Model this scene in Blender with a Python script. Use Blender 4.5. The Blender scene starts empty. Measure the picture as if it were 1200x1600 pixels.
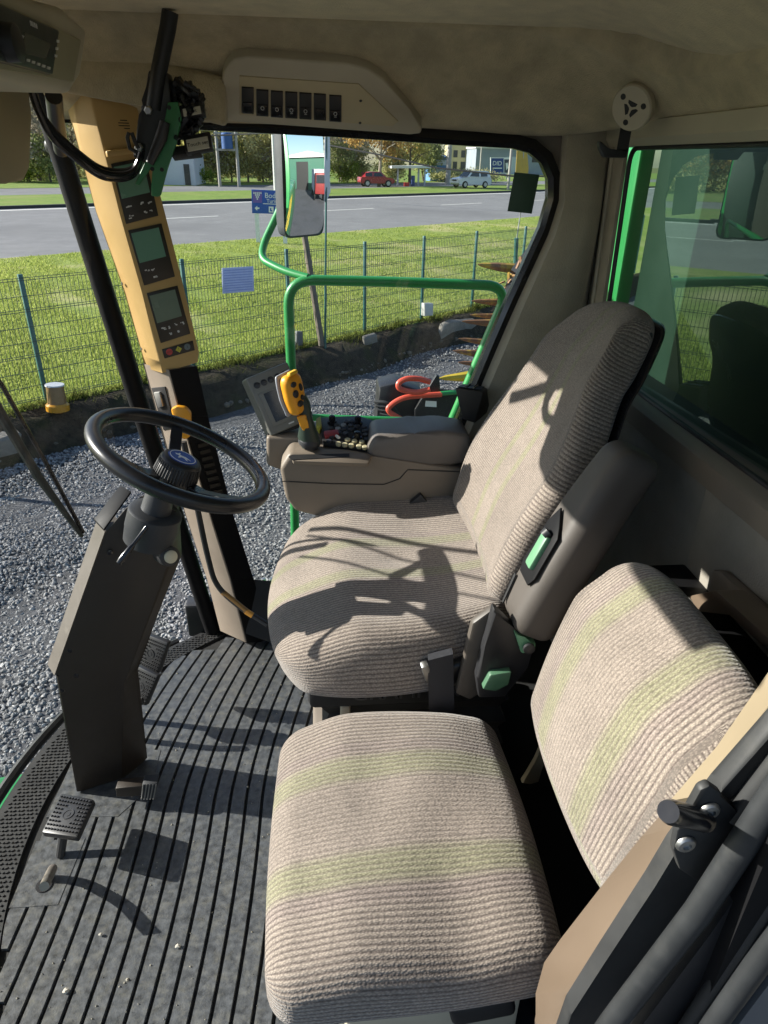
import bpy, bmesh, math, random
import numpy as np
from mathutils import Vector, Matrix
random.seed(7); RNG = np.random.default_rng(11)
V = Vector
sc = bpy.context.scene
col = sc.collection
# ------------------------------------------------------------------ camera model: pixel of the 1200x1600 photo -> ray in metres
F = 1066.0; PITCH = math.radians(27.3); ROLL = math.radians(-1.1); YAW = math.radians(5.4); EYE = V((0, 0, 1.42))
_fw = V((math.sin(YAW)*math.cos(PITCH), math.cos(YAW)*math.cos(PITCH), -math.sin(PITCH)))
_rt = V((math.cos(YAW), -math.sin(YAW), 0)); _up = _rt.cross(_fw)
CR = _rt*math.cos(ROLL) - _up*math.sin(ROLL); CU = _up*math.cos(ROLL) + _rt*math.sin(ROLL); CF = _fw
def ray(u, v): return CR*((u-600)/F) + CU*((800-v)/F) + CF
def P(u, v, x=None, y=None, z=None):
    d = ray(u, v)
    t = x/d.x if x is not None else y/d.y if y is not None else (z-EYE.z)/d.z
    return EYE + d*t
def PL(u, v, p0, n):
    d = ray(u, v); return EYE + d*((V(p0)-EYE).dot(n)/d.dot(n))
def proj(p):
    q = V(p)-EYE; c = q.dot(CF); return 600+F*q.dot(CR)/c, 800-F*q.dot(CU)/c
def S(r, g, b):
    f = lambda c: (c/255/12.92) if c/255 <= .04045 else ((c/255+.055)/1.055)**2.4
    return (f(r), f(g), f(b))
# ------------------------------------------------------------------ materials
MATS = {}
class NT:
    def __init__(s, m): s.m = m; m.use_nodes = True; s.t = m.node_tree; s.n = s.t.nodes; s.n.clear()
    def new(s, typ, **k):
        x = s.n.new(typ)
        for a, b in k.items():
            if a.startswith('i_'):
                key = a[2:].replace('_', ' ')
                x.inputs[int(key) if key.isdigit() else key].default_value = b
            else: setattr(x, a, b)
        return x
    def link(s, a, b): s.t.links.new(a, b)
def mat(name, color, rough=.6, metal=0, vary=.12, vscale=9, bump=0, bscale=300, spec=.5, dirt=None, dirt_scale=5, dirt_lo=.5, dirt_hi=.7, coat=0, sheen=0, dist=.001):
    """procedural painted / plastic / cloth surface: base colour with slow mottling, fine grain bump, optional dirt of its own shape"""
    if name in MATS: return MATS[name]
    m = bpy.data.materials.new(name); MATS[name] = m; g = NT(m)
    out = g.new('ShaderNodeOutputMaterial'); b = g.new('ShaderNodeBsdfPrincipled'); g.link(b.outputs[0], out.inputs[0])
    b.inputs['Roughness'].default_value = rough; b.inputs['Metallic'].default_value = metal
    b.inputs['Specular IOR Level'].default_value = spec; b.inputs['Coat Weight'].default_value = coat; b.inputs['Sheen Weight'].default_value = sheen
    tc = g.new('ShaderNodeTexCoord')
    n1 = g.new('ShaderNodeTexNoise', i_Scale=vscale, i_Detail=5.0, i_Roughness=.6); g.link(tc.outputs['Object'], n1.inputs['Vector'])
    r = g.new('ShaderNodeMapRange', i_From_Min=.3, i_From_Max=.7, i_To_Min=1-vary, i_To_Max=1+vary); g.link(n1.outputs['Fac'], r.inputs['Value'])
    mx = g.new('ShaderNodeVectorMath', operation='SCALE'); mx.inputs[0].default_value = color; g.link(r.outputs[0], mx.inputs['Scale'])
    cout = mx.outputs[0]
    if dirt:
        n3 = g.new('ShaderNodeTexNoise', i_Scale=dirt_scale, i_Detail=8.0, i_Roughness=.7); g.link(tc.outputs['Object'], n3.inputs['Vector'])
        r3 = g.new('ShaderNodeMapRange', i_From_Min=dirt_lo, i_From_Max=dirt_hi); g.link(n3.outputs['Fac'], r3.inputs['Value'])
        m3 = g.new('ShaderNodeMix', data_type='RGBA'); g.link(r3.outputs[0], m3.inputs[0]); g.link(cout, m3.inputs[6]); m3.inputs[7].default_value = (*dirt, 1)
        cout = m3.outputs[2]
    g.link(cout, b.inputs['Base Color'])
    r2 = g.new('ShaderNodeMapRange', i_From_Min=.3, i_From_Max=.7, i_To_Min=max(0, rough-.08), i_To_Max=min(1, rough+.1)); g.link(n1.outputs['Fac'], r2.inputs['Value']); g.link(r2.outputs[0], b.inputs['Roughness'])
    if bump:
        n2 = g.new('ShaderNodeTexNoise', i_Scale=bscale, i_Detail=3.0); g.link(tc.outputs['Object'], n2.inputs['Vector'])
        bp = g.new('ShaderNodeBump', i_Strength=bump, i_Distance=dist); g.link(n2.outputs['Fac'], bp.inputs['Height']); g.link(bp.outputs[0], b.inputs['Normal'])
    return m
def flat(name, color, rough=.5, emit=0, metal=0):
    if name in MATS: return MATS[name]
    m = bpy.data.materials.new(name); MATS[name] = m; g = NT(m)
    out = g.new('ShaderNodeOutputMaterial'); b = g.new('ShaderNodeBsdfPrincipled'); g.link(b.outputs[0], out.inputs[0])
    b.inputs['Base Color'].default_value = (*color, 1); b.inputs['Roughness'].default_value = rough; b.inputs['Metallic'].default_value = metal
    return m
def glass(name, tint, ior=1.45, rough=0.0, dust=0.0, gcol=(1, 1, 1)):
    m = bpy.data.materials.new(name); MATS[name] = m; g = NT(m)
    out = g.new('ShaderNodeOutputMaterial'); tr = g.new('ShaderNodeBsdfTransparent', i_Color=(*tint, 1)); gl = g.new('ShaderNodeBsdfGlossy', i_Roughness=rough, i_Color=(*gcol, 1))
    fr = g.new('ShaderNodeFresnel', i_IOR=ior); mx = g.new('ShaderNodeMixShader'); g.link(fr.outputs[0], mx.inputs[0]); g.link(tr.outputs[0], mx.inputs[1]); g.link(gl.outputs[0], mx.inputs[2])
    last = mx
    if dust:
        df = g.new('ShaderNodeBsdfDiffuse', i_Color=(.6, .58, .5, 1)); tc = g.new('ShaderNodeTexCoord')
        n = g.new('ShaderNodeTexNoise', i_Scale=6.0, i_Detail=8.0, i_Roughness=.75); g.link(tc.outputs['Object'], n.inputs['Vector'])
        r = g.new('ShaderNodeMapRange', i_From_Min=.45, i_From_Max=.8, i_To_Min=dust*.3, i_To_Max=dust*2); g.link(n.outputs['Fac'], r.inputs['Value'])
        m2 = g.new('ShaderNodeMixShader'); g.link(r.outputs[0], m2.inputs[0]); g.link(mx.outputs[0], m2.inputs[1]); g.link(df.outputs[0], m2.inputs[2]); last = m2
    g.link(last.outputs[0], out.inputs[0]); return m
# ------------------------------------------------------------------ mesh builder
class MB:
    def __init__(s): s.b = bmesh.new(); s.rib = None
    def box(s, c, size, rot=None, bev=0, seg=2):
        r = bmesh.ops.create_cube(s.b, size=1); vs = r['verts']
        M = Matrix.Translation(V(c)) @ (rot.to_4x4() if rot is not None else Matrix.Identity(4)) @ Matrix.Diagonal((*size, 1))
        bmesh.ops.transform(s.b, matrix=M, verts=vs)
        if bev: s.bevel({e for v in vs for e in v.link_edges}, bev, seg)
        return s
    def bevel(s, edges, w, seg=2):
        bmesh.ops.bevel(s.b, geom=list(edges), offset=w, segments=seg, affect='EDGES', profile=.5, clamp_overlap=True)
    def hexa(s, p, bev=0, seg=2):
        """8 corners: 4 of one end ring, 4 of the other, same order"""
        vs = [s.b.verts.new(q) for q in p]
        fs = [s.b.faces.new([vs[i] for i in f]) for f in ((3, 2, 1, 0), (4, 5, 6, 7), (0, 1, 5, 4), (1, 2, 6, 5), (2, 3, 7, 6), (3, 0, 4, 7))]
        if bev: s.bevel({e for f in fs for e in f.edges}, bev, seg)
        return s
    def prism(s, pts, d, bev=0, seg=2):
        """polygon pts pushed along vector d into a solid"""
        d = V(d); a = [s.b.verts.new(V(p)) for p in pts]; c = [s.b.verts.new(V(p)+d) for p in pts]; n = len(pts)
        fs = [s.b.faces.new(a[::-1]), s.b.faces.new(c)] + [s.b.faces.new((a[i], a[(i+1) % n], c[(i+1) % n], c[i])) for i in range(n)]
        if bev: s.bevel({e for f in fs for e in f.edges}, bev, seg)
        return s
    def loft(s, rings, closed=True, caps=True):
        R = [[s.b.verts.new(V(p)) for p in r] for r in rings]; n = len(R[0])
        for a, b in zip(R, R[1:]):
            for i in range(n if closed else n-1):
                j = (i+1) % n; s.b.faces.new((a[i], a[j], b[j], b[i]))
        if caps and closed: s.b.faces.new(R[0][::-1]); s.b.faces.new(R[-1])
        return s
    def tube(s, pts, r, n=10, caps=True, closed=False):
        pts = [V(p) for p in pts]; m = len(pts); rr = r if hasattr(r, '__len__') else [r]*m
        tg = []
        for i in range(m):
            a = pts[(i-1) % m] if (closed or i) else pts[i]; c = pts[(i+1) % m] if (closed or i < m-1) else pts[i]
            tg.append((c-a).normalized())
        ref = V((0, 0, 1)) if abs(tg[0].z) < .9 else V((1, 0, 0)); nn = (ref - tg[0]*ref.dot(tg[0])).normalized(); rings = []
        for i in range(m):
            nn = (nn - tg[i]*nn.dot(tg[i])).normalized(); bb = tg[i].cross(nn)
            rings.append([pts[i] + (nn*math.cos(2*math.pi*k/n) + bb*math.sin(2*math.pi*k/n))*rr[i] for k in range(n)])
        if closed: rings.append(rings[0])
        return s.loft(rings, caps=caps and not closed)
    def lathe(s, prof, o, ax, n=24, caps=True):
        """profile of (radius, height) turned round axis ax at o"""
        ax = V(ax).normalized(); ref = V((1, 0, 0)) if abs(ax.x) < .9 else V((0, 1, 0)); a = (ref-ax*ref.dot(ax)).normalized(); b = ax.cross(a); o = V(o)
        return s.loft([[o+ax*h+(a*math.cos(2*math.pi*k/n)+b*math.sin(2*math.pi*k/n))*max(r, 1e-4) for k in range(n)] for r, h in prof], caps=caps)
    def ell(s, c, r, seg=16, rot=None):
        x = bmesh.ops.create_uvsphere(s.b, u_segments=seg, v_segments=max(6, seg//2), radius=1)
        bmesh.ops.transform(s.b, matrix=Matrix.Translation(V(c)) @ (rot.to_4x4() if rot is not None else Matrix.Identity(4)) @ Matrix.Diagonal((*r, 1)), verts=x['verts']); return s
    def rbox(s, size, r, seg, fn, bs=1.0):
        """rounded pad: cube grid -> rounded box -> fn(pos); keeps a 'rib' length running round the pad for the weave"""
        s.b.verts.layers.float.get('rib') or s.b.verts.layers.float.new('rib'); s.b.verts.layers.float.get('band') or s.b.verts.layers.float.new('band')
        L = s.b.verts.layers.float['rib']; L2 = s.b.verts.layers.float['band']
        h = [q/2 for q in size]; cache = {}
        def vert(i, j, k):
            key = (i, j, k)
            if key in cache: return cache[key]
            p = V((-h[0]+size[0]*i/seg[0], -h[1]+size[1]*j/seg[1], -h[2]+size[2]*k/seg[2]))
            q = V([max(-(h[a]-r), min(h[a]-r, p[a])) for a in range(3)]); n = p-q
            n = n.normalized() if n.length > 1e-9 else V((0, 0, 1))
            w = q + n*r
            rib = q.y + r*math.atan2(n.y, max(abs(n.z), .0001) if n.z >= 0 else -abs(n.z)) if abs(n.y) > 1e-4 or abs(n.z) > 1e-4 else q.y
            if abs(n.y) > 1e-4: rib += (1 if n.y > 0 else -1)*((h[2]-r)-q.z)
            vv = s.b.verts.new(fn(w)); vv[L] = rib; vv[L2] = rib*bs; cache[key] = vv; return vv
        a, b, c = seg
        def quad(*ks): s.b.faces.new([vert(*k) for k in ks])
        for i in range(a):
            for j in range(b):
                quad((i, j, c), (i+1, j, c), (i+1, j+1, c), (i, j+1, c)); quad((i, j, 0), (i, j+1, 0), (i+1, j+1, 0), (i+1, j, 0))
        for i in range(a):
            for k in range(c):
                quad((i, 0, k), (i+1, 0, k), (i+1, 0, k+1), (i, 0, k+1)); quad((i, b, k), (i, b, k+1), (i+1, b, k+1), (i+1, b, k))
        for j in range(b):
            for k in range(c):
                quad((0, j, k), (0, j, k+1), (0, j+1, k+1), (0, j+1, k)); quad((a, j, k), (a, j+1, k), (a, j+1, k+1), (a, j, k+1))
        return s
    def build(s, name, m, parent=None, ang=35, loc=None):
        bmesh.ops.recalc_face_normals(s.b, faces=s.b.faces[:])
        lim = math.radians(ang)
        for f in s.b.faces: f.smooth = True
        for e in s.b.edges: e.smooth = not (len(e.link_faces) != 2 or e.calc_face_angle(0) > lim)
        o0 = world_loc(parent) if parent is not None else (V(loc) if loc is not None else V((0, 0, 0)))
        bmesh.ops.translate(s.b, vec=-o0, verts=s.b.verts[:])
        me = bpy.data.meshes.new(name); s.b.to_mesh(me); s.b.free(); me.materials.append(m)
        o = bpy.data.objects.new(name, me); col.objects.link(o)
        if parent is not None: o.parent = parent
        else: o.location = o0
        return o
def world_loc(o):
    p = V((0, 0, 0))
    while o is not None: p += V(o.location); o = o.parent
    return p
def tag(o, label=None, cat=None, group=None, kind=None):
    if label: o['label'] = label
    if cat: o['category'] = cat
    if group: o['group'] = group
    if kind: o['kind'] = kind
    return o
def thing(name, label, cat, loc, group=None):
    o = bpy.data.objects.new(name, None); o.empty_display_size = .05; col.objects.link(o); o.location = V(loc); return tag(o, label, cat, group)
def copy_tree(o, parent=None):
    c = o.copy(); col.objects.link(c)
    if parent is not None: c.parent = parent
    for ch in list(o.children): copy_tree(ch, c)
    return c
def npmesh(name, verts, faces, m, parent=None, attr=None, smooth=False, loc=(0, 0, 0)):
    verts = np.asarray(verts, dtype=np.float32).reshape(-1, 3) - np.array(loc if parent is None else tuple(world_loc(parent)), dtype=np.float32)
    faces = np.asarray(faces, dtype=np.int32); k = faces.shape[1]
    me = bpy.data.meshes.new(name); me.vertices.add(len(verts)); me.vertices.foreach_set('co', verts.ravel())
    me.loops.add(faces.size); me.loops.foreach_set('vertex_index', faces.ravel()); me.polygons.add(len(faces))
    me.polygons.foreach_set('loop_start', np.arange(0, faces.size, k, dtype=np.int32)); me.polygons.foreach_set('loop_total', np.full(len(faces), k, dtype=np.int32))
    me.polygons.foreach_set('use_smooth', np.full(len(faces), smooth))
    if attr is not None:
        a = me.attributes.new('rnd', 'FLOAT', 'POINT'); a.data.foreach_set('value', np.asarray(attr, dtype=np.float32))
    me.update(calc_edges=True); me.validate(); me.materials.append(m)
    o = bpy.data.objects.new(name, me); col.objects.link(o)
    if parent is not None: o.parent = parent
    else: o.location = loc
    return o
def text(name, body, p, xdir, updir, size, m, parent, depth=.0006, ax='CENTER'):
    c = bpy.data.curves.new(name, 'FONT'); c.body = body; c.size = size; c.align_x = ax; c.align_y = 'CENTER'; c.extrude = depth; c.resolution_u = 4
    x = V(xdir).normalized(); y = (V(updir)-x*V(updir).dot(x)).normalized(); z = x.cross(y)
    M = Matrix((x, y, z)).transposed().to_4x4(); M.translation = V(p) - world_loc(parent)
    tmp = bpy.data.objects.new('tmp_text', c); me = bpy.data.meshes.new_from_object(tmp); bpy.data.objects.remove(tmp); bpy.data.curves.remove(c)
    me.transform(M); me.materials.clear(); me.materials.append(m); o = bpy.data.objects.new(name, me); col.objects.link(o); o.parent = parent; return o
def arc(pts, r, seg=6):
    """polyline with rounded corners"""
    pts = [V(p) for p in pts]; out = [pts[0]]
    for a, b, c in zip(pts, pts[1:], pts[2:]):
        d1 = (a-b); d2 = (c-b); rr = min(r, d1.length*.49, d2.length*.49); p1 = b+d1.normalized()*rr; p2 = b+d2.normalized()*rr
        out += [p1.lerp(b, t).lerp(b.lerp(p2, t), t) for t in [k/seg for k in range(seg+1)]]
    return out+[pts[-1]]
def sm(a, b, x):
    t = max(0, min(1, (x-a)/(b-a))); return t*t*(3-2*t)
def basis_rot(x, y):
    x = V(x).normalized(); y = (V(y)-x*V(y).dot(x)).normalized(); return Matrix((x, y, x.cross(y))).transposed()
def plane3(a, b, c):
    n = (V(b)-V(a)).cross(V(c)-V(a)).normalized()
    if n.dot(EYE-V(a)) < 0: n = -n
    return V(a), n
def patch(mb, px, pl, out=.002, th=.004, bev=0):
    """pixel polygon laid on a real face as a thin solid, standing 'out' proud of it"""
    a, n = pl; return mb.prism([PL(u, v, a, n)+n*(out-th) for u, v in px], n*th, bev)
SUN_ELEV = 26.0; EXPOSURE = 1.12
# ------------------------------------------------------------------ interior materials
M_head = mat('headliner_felt', (.47, .395, .25), .95, vary=.2, vscale=16, bump=.8, bscale=330, sheen=.2, dist=.003, dirt=(.30, .255, .17), dirt_scale=3.2, dirt_lo=.50, dirt_hi=.75)
M_ceil = mat('ceiling_felt_lit', (.60, .51, .33), .95, vary=.14, vscale=20, bump=.8, bscale=330, sheen=.2, dist=.003)  # same felt paled: bounce light on the ceiling put into its colour
M_felt = mat('grey_felt', (.43, .375, .28), .95, vary=.14, vscale=9, bump=.7, bscale=300, sheen=.2, dist=.002)
M_rear = mat('dark_felt', (.25, .23, .195), .95, vary=.15, vscale=8, bump=.5, bscale=260, dist=.002)
M_tan = mat('tan_plastic', (.46, .385, .24), .5, vary=.06, bump=.12, bscale=700)
M_tanlight = mat('beige_trim', (.45, .40, .30), .55, vary=.06, bump=.12, bscale=700)
M_brown = mat('brown_grey_plastic', (.185, .155, .125), .5, vary=.08, bump=.2, bscale=900, dist=.0006)
M_jamb = mat('tan_painted_steel', (.135, .098, .068), .42, vary=.06, vscale=4)
M_must = mat('mustard_plastic', (.47, .31, .115), .5, vary=.05, bump=.15, bscale=800, dist=.0006)
M_blk = mat('black_plastic', (.018, .018, .02), .42, vary=.15, bump=.1, bscale=900)
M_blkgloss = mat('black_gloss', (.012, .012, .014), .22, vary=.1)
M_rub = mat('black_rubber', (.022, .023, .024), .6, vary=.2, vscale=14, dirt=(.045, .044, .04), dirt_scale=11, dirt_lo=.55, dirt_hi=.8)
M_seal = mat('rubber_seal', (.022, .024, .026), .5, vary=.2, vscale=20, dirt=(.05, .05, .048), dirt_scale=16, dirt_lo=.56, dirt_hi=.85)
M_mat = mat('floor_rubber', (.066, .071, .077), .42, vary=.5, vscale=60, spec=.75, bump=.35, bscale=300, dirt=(.17, .165, .14), dirt_scale=38, dirt_lo=.48, dirt_hi=.85)
M_green = mat('green_paint', (.025, .25, .065), .35, vary=.08, vscale=3, coat=.3)
M_dkgreen = mat('dark_green_panel', (.035, .26, .11), .4, vary=.1, vscale=2)
M_steel = mat('steel', (.42, .42, .41), .42, metal=1, vary=.1)
M_glass = glass('clear_glass', (.97, .985, .97), 1.22, dust=.010)
M_pillar = mat('pillar_black', (.008, .008, .009), .6, vary=.1, spec=.15)
M_tint = glass('green_tinted_glass', (.66, .86, .74), 2.75, gcol=(.78, 1.0, .90))

cab = thing('harvester_cab', 'combine harvester cab seen from inside, with ribbed black floor, felt roof lining and big windows', 'vehicle cab', (0.2, 1.2, 0))
ZC = 1.66                     # ceiling
YW = 1.92                     # right-hand wall
XR = .75                      # rear wall
YL = .40                      # left-hand (door) side
def bow(y): return .0 + (.03*(max(0, y-1.2)/.25)**1.6 if y > 1.2 else 0) + (-.022*((1.15-y)/.45)**2 if y < 1.15 else 0)
def front(y): return -.80 + .50*(y-1.15)**2 + (.9*(y-1.55)**2 if y > 1.55 else 0)
# floor plate and ribbed mat: strips between real grooves, curving like the windscreen
ys = [.2+.05*i for i in range(37)]
mb = MB(); fr = [V((front(y)-.02, y, -.012)) for y in ys]; mb.prism(fr+[V((1.0, 2.0, -.012)), V((1.0, .2, -.012))], (0, 0, -.06)); mb.build('floor_plate', M_blk, cab)
M_base = mat('mat_groove', (.012, .012, .012), .7)
mb = MB(); mb.prism([V((front(y)+.085, y, -.008)) for y in ys if y < 1.97]+[V((.9, 1.95, -.008)), V((.9, .2, -.008))], (0, 0, -.003)); fm = mb.build('floor_mat', M_base, cab)
mb = MB(); pitch = .0392; gw = .0082; h = .0085
def lim(y): return max(front(y)+.09, -9)
x0 = -.452-6*pitch
for k in range(24):
    a = x0+k*pitch+gw/2; b = a+pitch-gw; seg = []
    for i in range(71):
        y = .2+.025*i
        if y > 1.93: continue
        xa, xb = a+bow(y), b+bow(y)
        lo = lim(y)
        if y > 1.80: lo = max(lo, -.36)
        if xb < lo+.004: 
            if len(seg) > 1: break
            seg = []; continue
        seg.append((max(xa, lo), xb, y))
    if len(seg) < 2: continue
    rings = [[V((p[0], p[2], 0)), V((p[1], p[2], 0)), V((p[1]+.0012, p[2], -h)), V((p[0]-.0012, p[2], -h))] for p in seg]
    mb.loft(rings)
# plain flat islands of the mat round the foot controls
mb.prism([V((-.69, .96, .001)), V((-.59, .96, .001)), V((-.585, 1.04, .001)), V((-.58, 1.12, .001)), V((-.69, 1.12, .001))], (0, 0, -.006))
mb.prism([V((-.69, 1.185, .001)), V((-.52, 1.175, .001)), V((-.46, 1.26, .001)), V((-.46, 1.38, .001)), V((-.68, 1.40, .001))], (0, 0, -.006))
mb.build('rubber_strips', M_mat, fm)
# step strip with raised diamonds along the windscreen foot
mb = MB(); dia = MB()
for y0 in [i*.011 for i in range(22, 172)]:
    for c in range(8):
        x = front(y0)+.004+c*.0098+(.0049 if int(round(y0/.011)) % 2 else 0)
        dia.box((x, y0, .000), (.0066, .0042, .003), rot=Matrix.Rotation(.5*(-1)**c, 3, 'Z'))
mb.loft([[V((front(y)-.012, y, -.001)), V((front(y)+.086, y, -.001)), V((front(y)+.086, y, -.012)), V((front(y)-.012, y, -.012))] for y in ys if y < 1.98])
st = mb.build('tread_strip', M_rub, cab); dia.build('tread_studs', M_rub, st)
# glass: curved windscreen leaning forward to the roof
mb = MB(); ZB, ZT = -.03, 1.60
yg = [.3+.04*i for i in range(40)]
def wx(y, z): return front(y)-.02 - .10*(1-((z-.8)/.8)**2)*.8 + .14*max(0, (z-.9)/.7)**2*0 - .03
rows = [[V((wx(y, z), y, z)) for y in yg] for z in [ZB+(ZT-ZB)*k/12 for k in range(13)]]
mb.loft(rows, closed=False); mb.build('windscreen', M_glass, cab)
mb = MB(); mb.tube([V((wx(y, ZB)+.004, y, ZB+.02)) for y in yg], .014, 8); mb.build('windscreen_seal', M_seal, cab)
# right-hand window: opening traced on the wall plane
inner = [P(*p, y=YW) for p in ((327, 197), (520, 214), (730, 228), (800, 232), (826, 239), (845, 255), (855, 280), (855, 310), (842, 355), (815, 415), (790, 470), (765, 528), (740, 588), (715, 650))]
d = (inner[-1]-inner[-4]).normalized(); e = inner[-1]+d*((inner[-1].z-.16)/-d.z)
inner += [e, V((e.x-.05, YW, .11)), V((-.30, YW, .11)), V((-.40, YW, .40))]
xl = lambda z: P(330, 960, y=1.95).x + (P(93, 230, y=1.95).x-P(330, 960, y=1.95).x)*(z/1.5)
inner[-1] = V((xl(.4)+.02, YW, .4)); inner[-2] = V((xl(.11)+.02, YW, .11)); inner[0] = V((xl(1.5)+.02, YW, inner[0].z))
cen = sum(inner, V())/len(inner)
def grow(pts, w):
    out = []; n = len(pts)
    for i in range(n):
        a, b, c = pts[i-1], pts[i], pts[(i+1) % n]; d1 = (b-a).normalized(); d2 = (c-b).normalized()
        n1 = V((-d1.z, 0, d1.x)); n2 = V((-d2.z, 0, d2.x)); m = (n1+n2).normalized(); m = m/max(.5, m.dot(n1))
        if m.dot(b-cen) < 0: m = -m
        out.append(b+m*w)
    return out
outer = grow(inner, .032)
mb = MB(); n = len(inner)
prof = lambda i: [inner[i]+V((0, .02, 0)), inner[i]+V((0, -.006, 0)), inner[i].lerp(outer[i], .35)+V((0, -.018, 0)), outer[i]+V((0, -.012, 0)), outer[i]+V((0, .02, 0))]
rings = [prof(i) for i in range(n)]; rings.append(rings[0]); mb.loft(rings, caps=False); mb.build('side_window_seal', M_blkgloss, cab)
mb = MB(); mb.prism([p+V((0, .012, 0)) for p in grow(inner, .006)], (0, .004, 0)); mb.build('side_window', M_glass, cab)
# right wall round the window, down to the floor and back to the rear wall
mb = MB(); o2 = grow(inner, .03); far = []
for p in o2:
    q = p-cen; far.append(p)
wall = [V((-.50, YW+.02, 1.66)), V((XR+.2, YW+.02, 1.66)), V((XR+.2, YW+.02, -.05)), V((-.3, YW+.02, -.05))]
top = sorted(range(n), key=lambda i: -o2[i].z)[0]
idx = [i for i in range(n)]
# upper strip, rear strip, lower strip as separate solids
up = [o2[i] for i in range(0, 8)]
mb.prism([V((p.x, YW+.004, p.z)) for p in up]+[V((XR+.02, YW+.004, up[-1].z)), V((XR+.02, YW+.004, 1.70)), V((-.66, YW+.004, 1.70))], (0, .03, 0))
re = [o2[i] for i in range(7, 15)]
mb.prism([V((p.x, YW+.004, p.z)) for p in re]+[V((XR+.02, YW+.004, re[-1].z)), V((XR+.02, YW+.004, re[0].z))], (0, .03, 0))
lo = [o2[i] for i in (14, 15, 16)]
mb.prism([V((p.x, YW+.004, p.z)) for p in lo]+[V((-.34, YW+.004, -.06)), V((XR+.02, YW+.004, -.06)), V((XR+.02, YW+.004, lo[0].z))], (0, .03, 0))
mb.build('side_wall', M_brown, cab)
# felt-covered corner pillar behind the window
def xe(z):
    pts = sorted([(p.z, p.x) for p in outer[6:15]])
    for (z0, x0_), (z1, x1_) in zip(pts, pts[1:]):
        if z0 <= z <= z1: return x0_+(x1_-x0_)*(z-z0)/(z1-z0)
    return pts[-1][1] if z > pts[-1][0] else pts[0][1]
mb = MB(); rings = []
for k in range(25):
    z = .55+.99*k/24; x = min(xe(z), .69)-.004; b = V((XR-.004, YW+.012, z)); a = V((x, YW-.012, z))
    mid = a.lerp(b, .5); bul = .030+.035*sm(.5, 1.0, z)*(1-sm(1.25, 1.5, z))
    rings.append([a+V((0, .015, 0)), a, a.lerp(mid, .10)+V((-.004, -bul*.8, 0)), mid+V((-.004, -bul*1.2, 0)), b.lerp(mid, .4)+V((0, -bul*1.1, 0)), b+V((-.004, -.02, 0)), b+V((0, .02, 0))])
mb.loft(rings); mb.build('corner_pillar', M_felt, cab, ang=60)
# roof lining: ceiling, sloping side cove, roof skin above
mb = MB()
cove = [(1.64, 1.662), (1.665, 1.655), (1.69, 1.636), (1.78, 1.565), (1.83, 1.528), (1.87, 1.502), (1.90, 1.492), (1.935, 1.49)]
def cz(z, x): return z - .03*sm(.2, .9, x)*(1 if z < 1.6 else .3)
def cdz(x, y): return .100*sm(.45, .74, x)*sm(1.75, 1.25, y)
def cove_path(y, z):
    xr = XR-.010-(1.935-y)*.22; c0, c1, c2 = V((XR-.34, y, 0)), V((xr, y, 0)), V((xr, y-.32, 0))
    pl = [V((x_, y, 0)) for x_ in [-.60+.085*i for i in range(12)]]+[c0.lerp(c1, k/12).lerp(c1.lerp(c2, k/12), k/12) for k in range(13)]+[V((xr, yy, 0)) for yy in (1.1, .7, .3, 0)]
    f = (z-1.49)/.172; out = []
    for i, p in enumerate(pl):
        w_ = sm(12, 24, i); zs = z-.03*sm(.2, .9, p.x)*(1-f)-cdz(p.x, p.y)*f; out.append(V((p.x, p.y, zs*(1-w_)+(1.503+f*.060)*w_)))
    return out
mb.loft([[p+V((0, 0, .15)) for p in cove_path(*cove[0])]]+[cove_path(y, z) for y, z in cove], closed=False)
mb.build('roof_cove', M_head, cab, ang=75)
mb = MB(); R = []
for i in range(23):
    x = -.70+.09*i; R.append([V((x, y, 1.664-cdz(x, y)+.010*math.sin((y+.2)*1.7)*(1-sm(.3, .7, x))*(1-sm(1.2, 1.6, y)))) for y in (-.0, .3, .6, .9, 1.1, 1.2, 1.3, 1.4, 1.5, 1.57, 1.645)])
mb.loft(R, closed=False); mb.build('ceiling_lining', M_ceil, cab, ang=70)
mb = MB(); mb.box((.3, 1.0, 1.76), (2.0, 2.1, .12), bev=.04); mb.build('roof_skin', M_green, cab)
# front end of the roof: lining dropping to the windscreen head
mb = MB(); mb.loft([[V((-.60, y, 1.664)), V((-.62, y, 1.63)), V((-.64, y, 1.60)), V((-.70, y, 1.595)), V((-.70, y, 1.70))] for y in (.1, .6, 1.2, 1.62, 1.9)]); mb.build('front_header', M_head, cab, ang=60)
# rear wall: header, window, sill, felt panel
zb, zt = P(1100, 690, x=XR).z, P(1000, 226, x=XR).z
yl = P(985, 235, x=XR).y; yb = P(950, 490, x=XR).y
mb = MB()
hd = [P(945, 232, x=XR-.012), P(1000, 212, x=XR-.012), P(1200, 192, x=XR-.012)]
mb.loft([[V((XR-.03, y, zt+.012)), V((XR-.03, y, zt+.045)), V((XR-.012, y, zt+.052)), V((XR+.10, y, zt+.052)), V((XR+.10, y, zt-.003)), V((XR-.014, y, zt-.003))] for y in (.2, YW)]); mb.build('rear_header', M_tanlight, cab)
mb = MB(); mb.prism([P(*p, y=1.745) for p in ((40, 132), (150, 153), (232, 167), (300, 184), (352, 197), (352, 120), (40, 40))], (0, .06, 0), .012, 3); mb.build('corner_header', M_head, cab, ang=60)
mb = MB(); mb.prism([V((XR-.006, yl+.02, zt-.003)), V((XR-.006, YW+.0, zt-.003)), V((XR-.006, YW+.0, .3)), V((XR-.006, yb+.01, .3))], (.010, 0, 0)); rp = mb.build('rear_trim', M_felt, cab)
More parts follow.
